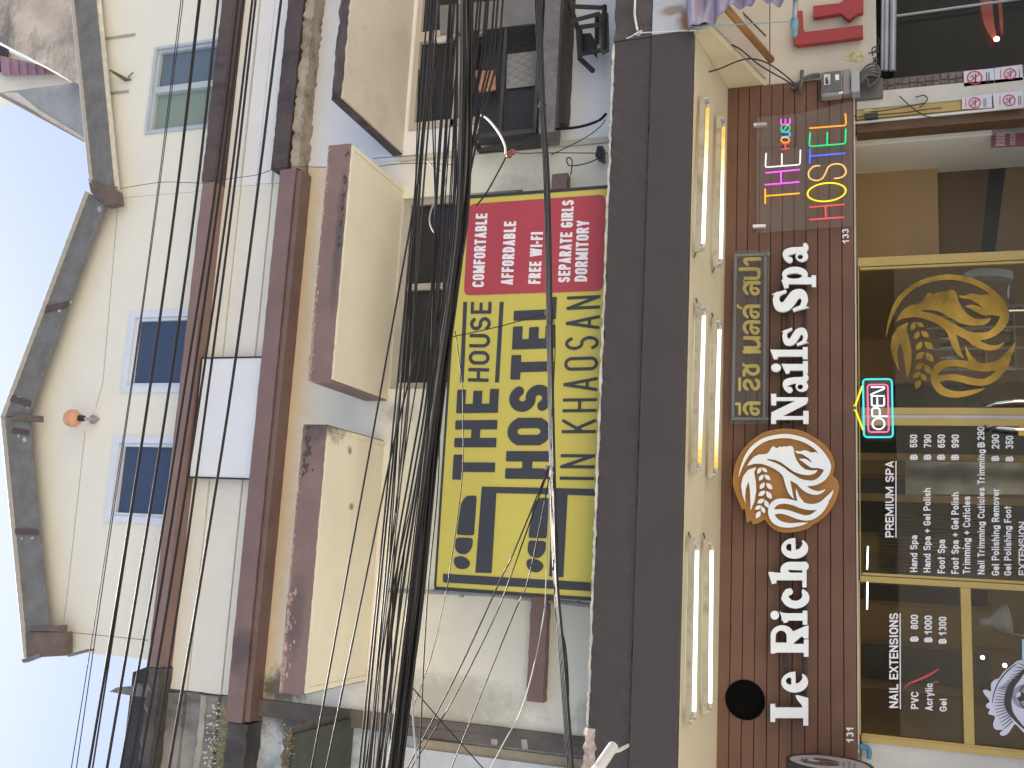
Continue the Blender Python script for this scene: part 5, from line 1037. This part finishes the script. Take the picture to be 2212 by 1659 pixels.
rfq = MB(); rfp = [on(nb(*p), .33) for p in spl([(1065, -40), (1085, 180), (1130, 350), (1200, 480), (1265, 535)], 4)]; rfq2 = [on(nb(*p), .33) for p in spl([(1220, -40), (1235, 180), (1255, 350), (1275, 440), (1275, 535)], 4)]
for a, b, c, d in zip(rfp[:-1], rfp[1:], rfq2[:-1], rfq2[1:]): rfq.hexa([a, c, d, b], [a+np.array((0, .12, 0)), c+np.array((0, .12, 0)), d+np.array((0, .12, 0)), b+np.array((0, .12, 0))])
rft = thing('red_reflection_shape', 'solid red curved shape standing in for the reflection of a vehicle in the dark shop glass at the top corner', 'reflection', tuple(on(nb(1200, 200), .5)))  # red solid behind the glass imitates a street vehicle mirrored in it
rfq.build('reflected_shape', mat('reflected_red', (.85, .06, .03), .25, .05, coat=.5), rft)
MB().prism([on(nb(*p), .34) for p in [(1300, -40), (1340, -40), (1370, 300), (1365, 440), (1325, 330)]], (0, .06, 0)).build('reflected_shape', mat('reflected_red', (.85, .06, .03), .25), rft)
MB().lathe(on(nb(1282, 520), .325), (0, -1, 0), [(0, .02), (.01, .018), (.018, .005)], 12).build('reflected_headlight', emit('spot', (1, .96, .88), 8), rft)  # glowing point of the imitated vehicle reflection
# charger box and dangling leads at the entrance
lead = thing('power_adapter', 'black power adapter with dangling leads at the corner of the hostel entrance', 'adapter', tuple(on((1885, 245), -.03)))
quad([r4(1180, 870), r4(1410, 840), r4(1420, 930), r4(1190, 955)], -.05, .04).build('adapter', blackm, lead, bevel=.004)
for q in ([(1410, 890), (1650, 870), (1900, 850), (2212, 800), (2500, 770)], [(1290, 840), (1500, 820), (1800, 770), (2050, 720), (2200, 690)], [(1010, 900), (1100, 930), (1180, 900)], [(1780, 570), (1960, 740), (2200, 900), (2480, 950), (2800, 900)], [(2050, 590), (2200, 560), (2250, 640), (2120, 760)]): MB().tube([on(r4(*p), -.04) for p in spl(q, 4)], .0045, 5).build('lead', blackm, lead, smooth=True)
MB().tube([on(r4(1180+0*k, 820), -.05) for k in (0,)]+[on(r4(1320, 805), -.05)], .012, 8).build('plug', mat('brass_plug', (.45, .38, .2), .4, .3, 20), lead)
# blue pipe elbow at the left pier
be = MB(); r7 = reg(3130, 2940, 470/2212)
be.tube([on(r7(*p), -.02) for p in spl([(1440, 215), (1540, 225), (1610, 250), (1635, 330), (1625, 450)], 4)], .017, 10)
tag(be.build('pipe_elbow', mat('blue_pvc', (.05, .22, .38), .4, .1), None, smooth=True), 'blue plastic pipe elbow on the grey pier below the round sign', 'pipe')

# ================================================================== inside the nail spa
SP = thing('spa_interior', 'dim brown nail spa room with panelled back wall behind the shop glass', 'room', (.6, 1.8, .1))
ix0, ix1 = xA0+.02, xD1-.065
MB().box(ix0, ix1, 3.3, 3.36, .1, 2.6).build('back_wall', brownwall, SP)
MB().box(ix0-.05, ix0, .1, 3.3, .1, 2.6).build('side_wall', brownwall, SP)
MB().box(ix0, ix1, .3, 3.3, 2.5, 2.56).build('ceiling', mat('spa_ceiling', (.42, .36, .25), .6, .05), SP)
MB().box(ix0, ix1, .1, 3.3, .06, .1).build('floor', floorm, SP)
rnd = random.Random(3); pnm = mat('dark_panel', (.035, .04, .05), .25, .3, 2); wpm = mat('amber_panel', (.36, .225, .065), .45, .15, 2)
k = ix0+.1
i = 0
while k < ix1-.3:
    wv = rnd.choice((.22, .34, .5, .16)); m_ = (pnm, wpm, darkin)[i % 3]
    MB().box(k, k+wv, 3.24+.01*(i % 3), 3.298, rnd.choice((.5, .9, 1.2)), rnd.choice((2.1, 2.35, 2.45))).build('panel', m_, SP); k += wv+.05; i += 1
slats = MB()
for i in range(16): slats.box(.05+i*.035, .07+i*.035, 3.2, 3.23, .6, 2.2)
slats.build('slat_screen', mat('dark_slats', (.09, .05, .03), .5), SP)
def it(nm, lab, cat): return lambda o: tag(o, lab, cat)
mrr = thing('wall_mirror', 'narrow amber framed mirror standing in the spa behind the price list', 'mirror', tuple(on((2100, 995), 2.2)))
mq = [on((1956, 1068), 2.2), on((1956, 996), 2.2), on((2230, 996), 2.2), on((2230, 1068), 2.2)]
MB().prism(mq, (0, .02, 0)).build('mirror', mat('mirror_glass', (.11, .115, .12), .12, .6, 6, metal=1, bump=0), mrr)
MB().box(mq[0][0]-.07, mq[0][0]-.002, 2.18, 2.24, .6, 2.45).build('frame', wpm, mrr); MB().box(mq[1][0]+.002, mq[1][0]+.07, 2.18, 2.24, .6, 2.45).build('frame', wpm, mrr)
dk = thing('desk_lamp', 'pale desk lamp with bell shade behind the lower left window', 'lamp', tuple(on((2212, 1400), .6)))
u2 = reg(3400, 2200, 696/2212)
lc, le = on(u2(1650, 920), .6), on(u2(1890, 900), .6)
MB().lathe(lc, le-lc, [(0, .03), (.05, .036), (.075, .03), (.10, .07), (.16, .105), (.205, .115), (.20, .10)], 20).build('shade', mat('lamp_pale', (.50, .48, .50), .5), dk, smooth=True)
MB().tube([on(u2(1760, 970), .6), on(u2(2000, 1060), .62), on(u2(2250, 1095), .64), (on(u2(2250, 1095), .64)[0], .64, .3)], .012, 8).build('arm', metal, dk, smooth=True)
hd = thing('hood_dryer', 'pale grey arched salon hood on a stand behind the gold profile', 'hood', tuple(on((2200, 600), .2)))
u1 = reg(3500, 1060, 596/1705); hp = [on(u1(*p), .2) for p in spl([(1010, 115), (1060, 70), (1180, 40), (1330, 35), (1480, 45), (1580, 70)], 4)]
hb = MB()
for a, b in zip(hp[:-1], hp[1:]): hb.hexa([a, b, b+np.array((0, .14, 0)), a+np.array((0, .14, 0))], [a+np.array((-.06, 0, 0)), b+np.array((-.06, 0, 0)), b+np.array((-.06, .14, 0)), a+np.array((-.06, .14, 0))])
hb.build('hood', mat('hood_grey', (.40, .43, .46), .4), hd)
MB().tube([on(u1(1560, 80), .25), on(u1(1530, 300), .25), on(u1(1520, 520), .25), (on(u1(1520, 520), .25)[0], .25, .12)], .014, 8).build('stand', chrome, hd)
rk = thing('wire_rack', 'chrome wire rack of bottles standing inside the spa door', 'rack', tuple(on((2200, 700), 1.3)))
rb_ = MB()
rkx0, rkx1 = on((2100, 800), 1.3)[0], ix1-.03
for i in range(6): rb_.box(rkx0, rkx1, 1.28, 1.5, .5+.22*i, .51+.22*i)
for x in np.linspace(rkx0, rkx1, 4): rb_.box(x-.008, x+.008, 1.26, 1.276, .15, 1.85)
rb_.build('rack', metal, rk)
for i in range(26):
    x = rkx0+.02+(rkx1-rkx0-.05)*rnd.random(); z = .51+.22*rnd.randrange(3, 6)
    MB().lathe((x, 1.38, z), (0, 0, 1), [(0, .018), (.07, .018), (.085, .008), (.12, .008)], 8).build('bottle', [inkw, pnm, redp, goldp][i % 4], rk)
for nm_, P, lab in (('interior_tube_light', ((1874, 1257), (1873, 1316)), 'lit tube light on the spa ceiling above the nail extensions list'), ('interior_tube_light', ((1875, 1180), (1873, 1230)), 'lit tube light on the spa ceiling beside the yellow post above the spa list')):
    a, b = on(P[0], 1.6), on(P[1], 1.6); T_ = thing(nm_, lab, 'lamp', tuple((a+b)/2), 'tube lights on the spa ceiling')
    MB().tube([a, b], .0055, 8).build('tube', emit('spa_tube', (.95, 1, .95), 4), T_, smooth=True); MB().prism([a+np.array((0, 0, .012)), a+np.array((0, .03, .012)), a+np.array((0, .03, .03)), a+np.array((0, 0, .03))], b-a).build('batten', darkin, T_)
for q, lab in (((2122, 1420), 'small glowing bead standing in for a bright reflection in the spa, nearer the eye sticker top'), ((2170, 1437), 'small glowing bead standing in for a bright reflection in the spa, touching the eye sticker lashes')):  # glowing beads added for bright reflected points in the shop
    c = on(q, 2.6); T_ = thing('spot_glint', lab, 'lamp', tuple(c), 'reflection glints in the spa')
    MB().lathe(c, (0, -1, 0), [(0, .01), (.02, .017), (.022, .016)], 14).build('glint_bead', emit('spot', (1, .96, .88), 8), T_); MB().lathe(c+np.array((0, .08, 0)), (0, -1, 0), [(0, .018), (.06, .02)], 14).build('bead_backing', blackm, T_)
spot_c = on((2060, 1045), 1.5)

# ================================================================== overhead cables
def cable(name, P, y, r, m, lab, cat='cable', group=None, wob=0, n=7):
    P = [np.array(p, float) for p in P]
    if P[-1][1] > 1600: P.append(P[-1]+(P[-1]-P[-2])/max(abs(P[-1][1]-P[-2][1]), 1)*500)
    if P[0][1] < 40: P.insert(0, P[0]+(P[0]-P[1])/max(abs(P[0][1]-P[1][1]), 1)*400)
    Q = spl(P, 8); pts = []
    for i, q in enumerate(Q):
        yy = y if not hasattr(y, '__len__') else y[0]+(y[1]-y[0])*i/(len(Q)-1)
        pts.append(on(q, yy)+(np.random.uniform(-wob, wob, 3) if wob else 0))
    o = MB().tube(pts, r, n).build(name, m, None, smooth=True)
    return tag(o, lab, cat, group)
YY = (0, 415, 829, 1244, 1659)
UP = [((391, 340, 283.5, 220, 154), .0035, 'thin upper power line, topmost of all, nearest the roof'), ((395.5, 343, 286, 225, 165), .0035, 'thin power line second from the roof, twinned with the topmost one'), ((430, 382, 325, 261, 192), .0095, 'thick upper power line, third from the roof'), ((433, 383.5, 326.5, 264, 200), .006, 'power line wound close to the third thick one from the roof'),
      ((471, 425, 367, 301, 231), .010, 'thick power line, fourth position below the roof, crossing all gable windows'), ((514, 464, 400, 334, 261), .009, 'power line running along the upper brown ledge, above its twin'), ((525, 474, 416, 352, 282), .009, 'power line running along the upper brown ledge, below its twin'),
      ((545, 495, 436, 372, 302), .009, 'black power line over the pale parapet, uppermost there'), ((552, 505, 451, 394, 330), .009, 'black power line over the pale parapet, middle there'), ((607, 556, 501, 435, 365), .010, 'thick black power line over the pale parapet, crossing the white board lowest')]
for v, r, lab in UP: cable('power_line', list(zip(v, YY)), -3.2, r*.8, cablem, lab, group='power lines crossing the upper facade')
rg = random.Random(11)
BUN = [(6, ((932, 950), (900, 916), (864, 886), (824, 846), (782, 806)), .0065, -2.9), (9, ((972, 994), (942, 980), (916, 942), (852, 890), (812, 842)), .007, -2.85), (15, ((996, 1022), (984, 1014), (938, 962), (888, 913), (838, 868)), .0088, -2.8), (11, ((1000, 1020), (986, 1012), (938, 960), (888, 912), (838, 866)), .0085, -2.7)]
for gi, (n, sp, r, y) in enumerate(BUN):
    for i in range(n):
        f = (i+.5)/n; P = []
        for j, (a, b) in enumerate(sp):
            ff = min(1, max(0, f+rg.uniform(-.2, .2))); P.append((a+(b-a)*ff, YY[j]+rg.uniform(-60, 60) if 0 < j < 4 else YY[j]))
        P2 = spl(P, 2)
        cable('bundled_cable', P2, y+rg.uniform(-.05, .05), r*rg.uniform(.45, 1.1), cablem if rg.random() < .93 else cabled, 'black cable running within the thick cable bundle before the first floor', group='cables of the thick bundle')
for a, b, c in ((905, 862, 842), (985, 872, 800), (940, 925, 846), (1008, 905, 790), (930, 948, 905)):
    cable('crossing_cable', [(a, 150), ((a+b)/2+6, 600), (b, 1000), ((b+c)/2-4, 1300), (c, 1659)], -2.62, .0042, cablem, 'thin black cable crossing diagonally over the thick bundle', group='cables crossing the thick bundle')
for i in range(7):
    x0_ = 1030+i*9+rg.uniform(-3, 3); cable('bundled_cable', [(x0_, 0), (x0_-10, 120), (x0_-26-i*3, 250), (1003+rg.uniform(-8, 8), 430), (950+rg.uniform(-9, 9), 829), (900+rg.uniform(-9, 9), 1244), (852+rg.uniform(-10, 10), 1659)], -2.75, .0065, cablem, 'black cable fanning out of the thick bundle before the mesh cage', group='cables fanning out of the bundle')
for P, lab in (([(905, 380), (899, 415), (825, 829), (749, 1244), (673, 1659)], 'single cable slanting over the cream awnings, uppermost of the two'), ([(900, 760), (852, 950), (791, 1244), (705, 1659)], 'single cable slanting over the cream awnings, lower of the two'), ([(924, 0), (895, 430), (858, 829), (818, 1244), (776, 1659)], 'single cable along the upper edge of the thick bundle')):
    cable('slanting_cable', P, -2.95, .0055, cablem, lab)
for i in range(4): cable('lower_cable', [(1157+i*3.5, 0), (1168+i*2.5, 230), (1176+i*3+rg.uniform(-2, 2), 415), (1186+i*2.5, 829), (1190+i*2.5, 1017), (1196+i*3+rg.uniform(-2, 2), 1244), (1212+i*3, 1444), (1228+i*3, 1659)], -2.5-.03*i, .0085, cablem, 'black cable in the thin bundle passing before the sign letters HOSTEL', group='cables of the thin lower bundle')
cable('strand', [(1190, 640), (1199, 730), (1196, 829), (1192, 960)], -2.5, .003, cablem, 'loose strand bowing away from the thin lower bundle near the red panel')
cable('strand', [(1204, 1150), (1207, 1320), (1222, 1400), (1228, 1500), (1222, 1600)], -2.5, .004, cablem, 'loose strand bowing away from the thin lower bundle left of the sign')
for P, r, m_, lab in (([(1184, 1014), (1106, 1202), (1085, 1244), (990, 1450), (880, 1659)], .0045, cablem, 'dropper wire crossing the bunk bed picture, uppermost of the fan'), ([(1184, 1018), (1112, 1220), (1070, 1330), (985, 1500), (900, 1640)], .004, cablem, 'dropper wire crossing the bunk bed picture, second of the fan'), ([(1187, 1030), (1143, 1244), (1106, 1336), (975, 1659)], .0035, cablem, 'dropper wire crossing the bunk bed picture, third of the fan'), ([(1189, 1000), (1180, 1244), (1172, 1344), (1131, 1519), (1060, 1659)], .003, cableg, 'thin grey wire crossing the lower left corner of the sign'),
   ([(978, 727), (1040, 714), (1106, 698), (1178, 677)], .003, cablem, 'thin wire crossing the word HOUSE towards the lower bundle'), ([(983, 715), (998, 829), (1000, 905), (998, 1037), (970, 1244), (963, 1282), (938, 1394), (923, 1444), (880, 1560)], .003, cablem, 'long thin wire sagging across the word THE and the upper sleeper'), ([(888, 1482), (960, 1566), (1043, 1659)], .0035, cablem, 'thin wire crossing the other droppers at the lower left'), ([(889, 1460), (893, 1560), (901, 1659)], .005, cableg, 'short pale cable leaving the thick bundle at the lower left')):
    cable('dropper_wire', P, (-2.6, -2.2), r, m_, lab, 'wire')
for P, y, r, m_, lab in (([(1033, 247), (1052, 256), (1075, 283), (1090, 312), (1092, 332)], -2.2, .007, cablew, 'white bent cable end curving out of the bundle near the mesh cage'), ([(1028, 445), (1050, 418), (1078, 368), (1098, 330)], -2.3, .005, cablem, 'black stay wire with brown insulator beside the bundle'), ([(1117, 318), (1128, 312), (1130, 305), (1124, 304), (1118, 314)], -2.3, .003, cablem, 'small wire loop above the brown insulator'),
    ([(921, 345), (935, 360), (955, 372), (962, 390), (952, 420), (935, 445), (928, 475), (936, 500), (953, 515)], -2.4, .0045, cableg, 'grey cable loop hanging before the cream window'), ([(1035, 330), (1075, 327), (1130, 331), (1182, 330), (1320, 331)], -.3, .004, cablem, 'thin black cable on the boundary of the white and cream wall'), ([(1310, 245), (1290, 262), (1240, 276), (1160, 280)], -.25, .012, cablem, 'thick black cable curving from canopy edge below the cage'), ([(1308, 258), (1295, 275), (1260, 300), (1190, 335)], -.25, .004, cablem, 'thin cable falling from the canopy edge toward the lower bundle'),
    ([(1300, 338), (1270, 352), (1232, 358), (1224, 345), (1230, 340), (1236, 350), (1233, 378)], -.2, .005, cablem, 'knotted black lead hanging from the small black box on the wall'),
    ([(255, 408), (345, 394), (395, 394), (440, 395), (480, 388), (553, 378), (610, 362), (705, 361)], -.32, .003, cablem, 'thin telephone wire running down from the roof valley'), ([(806, 343), (830, 340), (905, 336)], -.2, .003, cablem, 'short dark wire stapled to the white wall below the awning corner'), ([(815, 360), (850, 355), (905, 353), (990, 356)], -.2, .003, cablem, 'thin dark wire stapled beside the center awning corner'),
    ([(1504, 98), (1540, 92), (1590, 101), (1640, 140), (1700, 175), (1722, 190)], -.6, .006, blackm, 'black lead sagging under the cheek board to the meter, upper'), ([(1502, 162), (1550, 150), (1608, 128), (1650, 133), (1690, 158), (1722, 186)], -.55, .006, blackm, 'black lead sagging under the cheek board to the meter, lower'),
    ([(1372, -5), (1371, 30), (1377, 66)], -1.0, .009, cablew, 'white cable hanging over the dark stained canopy edge'), ([(1353, 83), (1365, 78), (1377, 70), (1386, 66), (1380, 76), (1373, 72), (1400, 70), (1460, 67), (1505, 66)], -1.0, .004, cablew, 'pale steel wire with an eye clamp on the canopy edge')):
    cable('loose_cable', P, y, r, m_, lab)
ins = MB().lathe(on((1094, 340), -2.3), on((1115, 322), -2.3)-on((1094, 340), -2.3), [(0, .006), (.012, .018), (.025, .02), (.035, .015), (.045, .02), (.06, .017), (.07, .006)], 12)
tag(ins.build('insulator', mat('brown_glaze', (.20, .07, .04), .25, .1), None, smooth=True), 'brown glazed egg insulator on the stay wire', 'insulator')
for q, y, lab in (((1185, 677), -2.5, 'wire clamp on the lower bundle at the end of word HOSTEL'), ((1186, 1012), -2.5, 'wire clamp on the lower bundle where the droppers fan out'), ((1171, 228), -2.5, 'wire clamp on the lower bundle before the mesh cage')):
    c = on(q, y); tag(MB().tube([c+np.array((-.012, 0, .004)), c+np.array((.012, 0, -.004))], .026, 8).build('cable_clamp', steel_dk), lab, 'clamp')
bxp = quad([(1285, 337), (1290, 315), (1302, 315), (1302, 345)], -.12, .1).build('wall_box', blackm, None, bevel=.004); tag(bxp, 'small black box on the cream wall just above the canopy', 'box')
for P, lab in (([(1138, 1597), (1141, 1618), (1128, 1618), (1125, 1597)], 'pale square junction box on the grimy wall at the lower edge'), ([(1061, 1595), (1075, 1597), (1074, 1610), (1060, 1608)], 'small grey junction box on the grimy wall by the pipe')):
    tag(quad(P, -.06, .08).build('junction_box', mat('pale_box', (.42, .38, .33), .6, .1), None, bevel=.004), lab, 'box')
# ------------------------------------------------------------------ weeds on the left ledge
wd = random.Random(5); stem = MB(); head = MB(); lf = MB()
zl = e2b-.02; xe = x2l-.02
def weed(px, y0, s):
    p = np.array((px, y0, zl)); d = np.array((wd.uniform(-.12, .12), wd.uniform(-.12, .02), 1.0)); h = s*wd.uniform(.5, 1.15)
    q = [p, p+d*h*.5, p+d*h+np.array((wd.uniform(-.04, .04), wd.uniform(-.05, .02), 0))]
    stem.tube([tuple(v) for v in q], .0016, 3, False)
    if wd.random() < .75: head.lathe(q[-1], (wd.uniform(-.3, .3), 0, 1), [(0, .002), (.006, .007), (.014, .006), (.018, .002)], 6)
WG = 'weeds growing on the left ledge'
for ci, cx0 in enumerate(np.linspace(xe+.06, xe-.62, 6)):
    stem, head, lf = MB(), MB(), MB(); T_ = thing('weed_clump', ['dry weed clump on the ledge where cream and grimy walls meet', 'pale grass clump on the grimy ledge, second from the cream wall', 'yellow green weed clump on the grimy ledge, third from the cream wall', 'white tufted weed clump on the grimy ledge, fourth from the cream wall', 'sparse weed clump on the grimy ledge, fifth from the cream wall', 'weed clump on the grimy ledge, nearest the lower photo edge'][ci], 'weed', (cx0, -.15, zl), WG)
    for i in range(26): weed(cx0+wd.gauss(0, .045), wd.uniform(-.19, -.06), .17)
    for i in range(46):
        p = np.array((cx0+wd.gauss(0, .05), wd.uniform(-.20, -.05), zl)); a = np.array((wd.uniform(-.05, .05), wd.uniform(-.06, .02), wd.uniform(.01, .07))); s = np.array((wd.uniform(.002, .006), 0, 0))
        lf.add([p-s, p+s, p+a*.6+s, p+a, p+a*.6-s], [(0, 1, 2, 3, 4)])
    stem.build('stems', mat('dry_stem', (.40, .36, .22), .7, .3, 20), T_); head.build('seed_heads', mat('seed_head', (.72, .70, .64), .8, .1), T_); lf.build('leaves', mat('weed_leaf', (.25, .23, .11), .6, .4, 15), T_)
ms_ = MB()
for i in range(420):
    p = np.array((wd.uniform(XLL+2.2, xx(742, 1585, -1.0)+.01), -1.0+wd.gauss(0, .02), zz(610, 1640, -1.0)+wd.gauss(-.02, .03))); s = .012
    ms_.add([p+np.array((wd.uniform(-s, s), wd.uniform(-s, 0), wd.uniform(-s, s))) for _ in range(3)], [(0, 1, 2)])
tag(ms_.build('moss', mat('ledge_moss', (.30, .26, .12), .9, .5, 20)), 'dry moss crusting the front edge of the derelict dark awning', 'moss', None, 'stuff')

# ================================================================== buildings behind the right roof
kt = thing('concrete_building', 'stained bare concrete gable wall rising behind the right roof', 'building', (8, 4, 6))
b2 = lambda x, y: t(0, 0, x, y)
def back(nm, P, y, d, m, par): return quad([b2(*p) for p in P], y, d).build(nm, m, par)
back('wall', [(-400, -700), (1000, -700), (1000, 900), (715, 745), (0, 365), (-400, 150)], 3.2, .4, mat('stained_concrete', (.52, .46, .39), .95, .3, 1.8, 1.0, (.085, .085, .095), .9, .5, .8, 9, dlo=.46), kt)
cb_ = thing('cream_building', 'cream wall with purple corrugated roof behind the concrete gable', 'building', (8, 5, 6))
back('wall', [(-300, 250), (20, 420), (500, 640), (640, 710), (0, 800), (-300, 850)], 3.9, .4, cream, cb_)
pr = MB()
for i in range(13):
    a = np.array((0+i*37, 480-i*1.0+i*9.5)); pr.prism([on(b2(*(a+np.array(q))), 3.78-.03*(i % 2)) for q in ((0, 0), (37, 9), (52+0*i, 170-i*9), (15, 162-i*9))], (0, .03, 0))
pr.build('roof', mat('purple_roof_sheet', (.34, .22, .30), .6, .12, 5), cb_)
back('dark_gap', [(-60, 360), (60, 420), (20, 620), (-60, 600)], 3.8, .05, darkin, cb_)
gr_ = thing('grey_roof', 'grey fibre cement roof with pale edge boards against the sky', 'roof', (8, 5, 6))
back('sheet', [(0, 800), (690, 705), (760, 800), (860, 1260), (770, 1250), (0, 832)], 3.5, .1, mat('grey_fibre_sheet', (.33, .35, .38), .8, .15, 2.5, .5, (.62, .62, .60), .9, 1, .2, 20, dlo=.55), gr_)
back('edge_board', [(-40, 808), (0, 832), (770, 1252), (762, 1238), (0, 800)], 3.42, .06, mat('brown_edge_board', (.30, .25, .22), .8, .1), gr_)
back('pale_edge', [(0, 800), (280, 950), (560, 1140), (760, 1236), (700, 1170), (330, 945), (150, 800)], 3.46, .03, mat('pale_edge', (.62, .62, .58), .8, .15, 4), gr_)
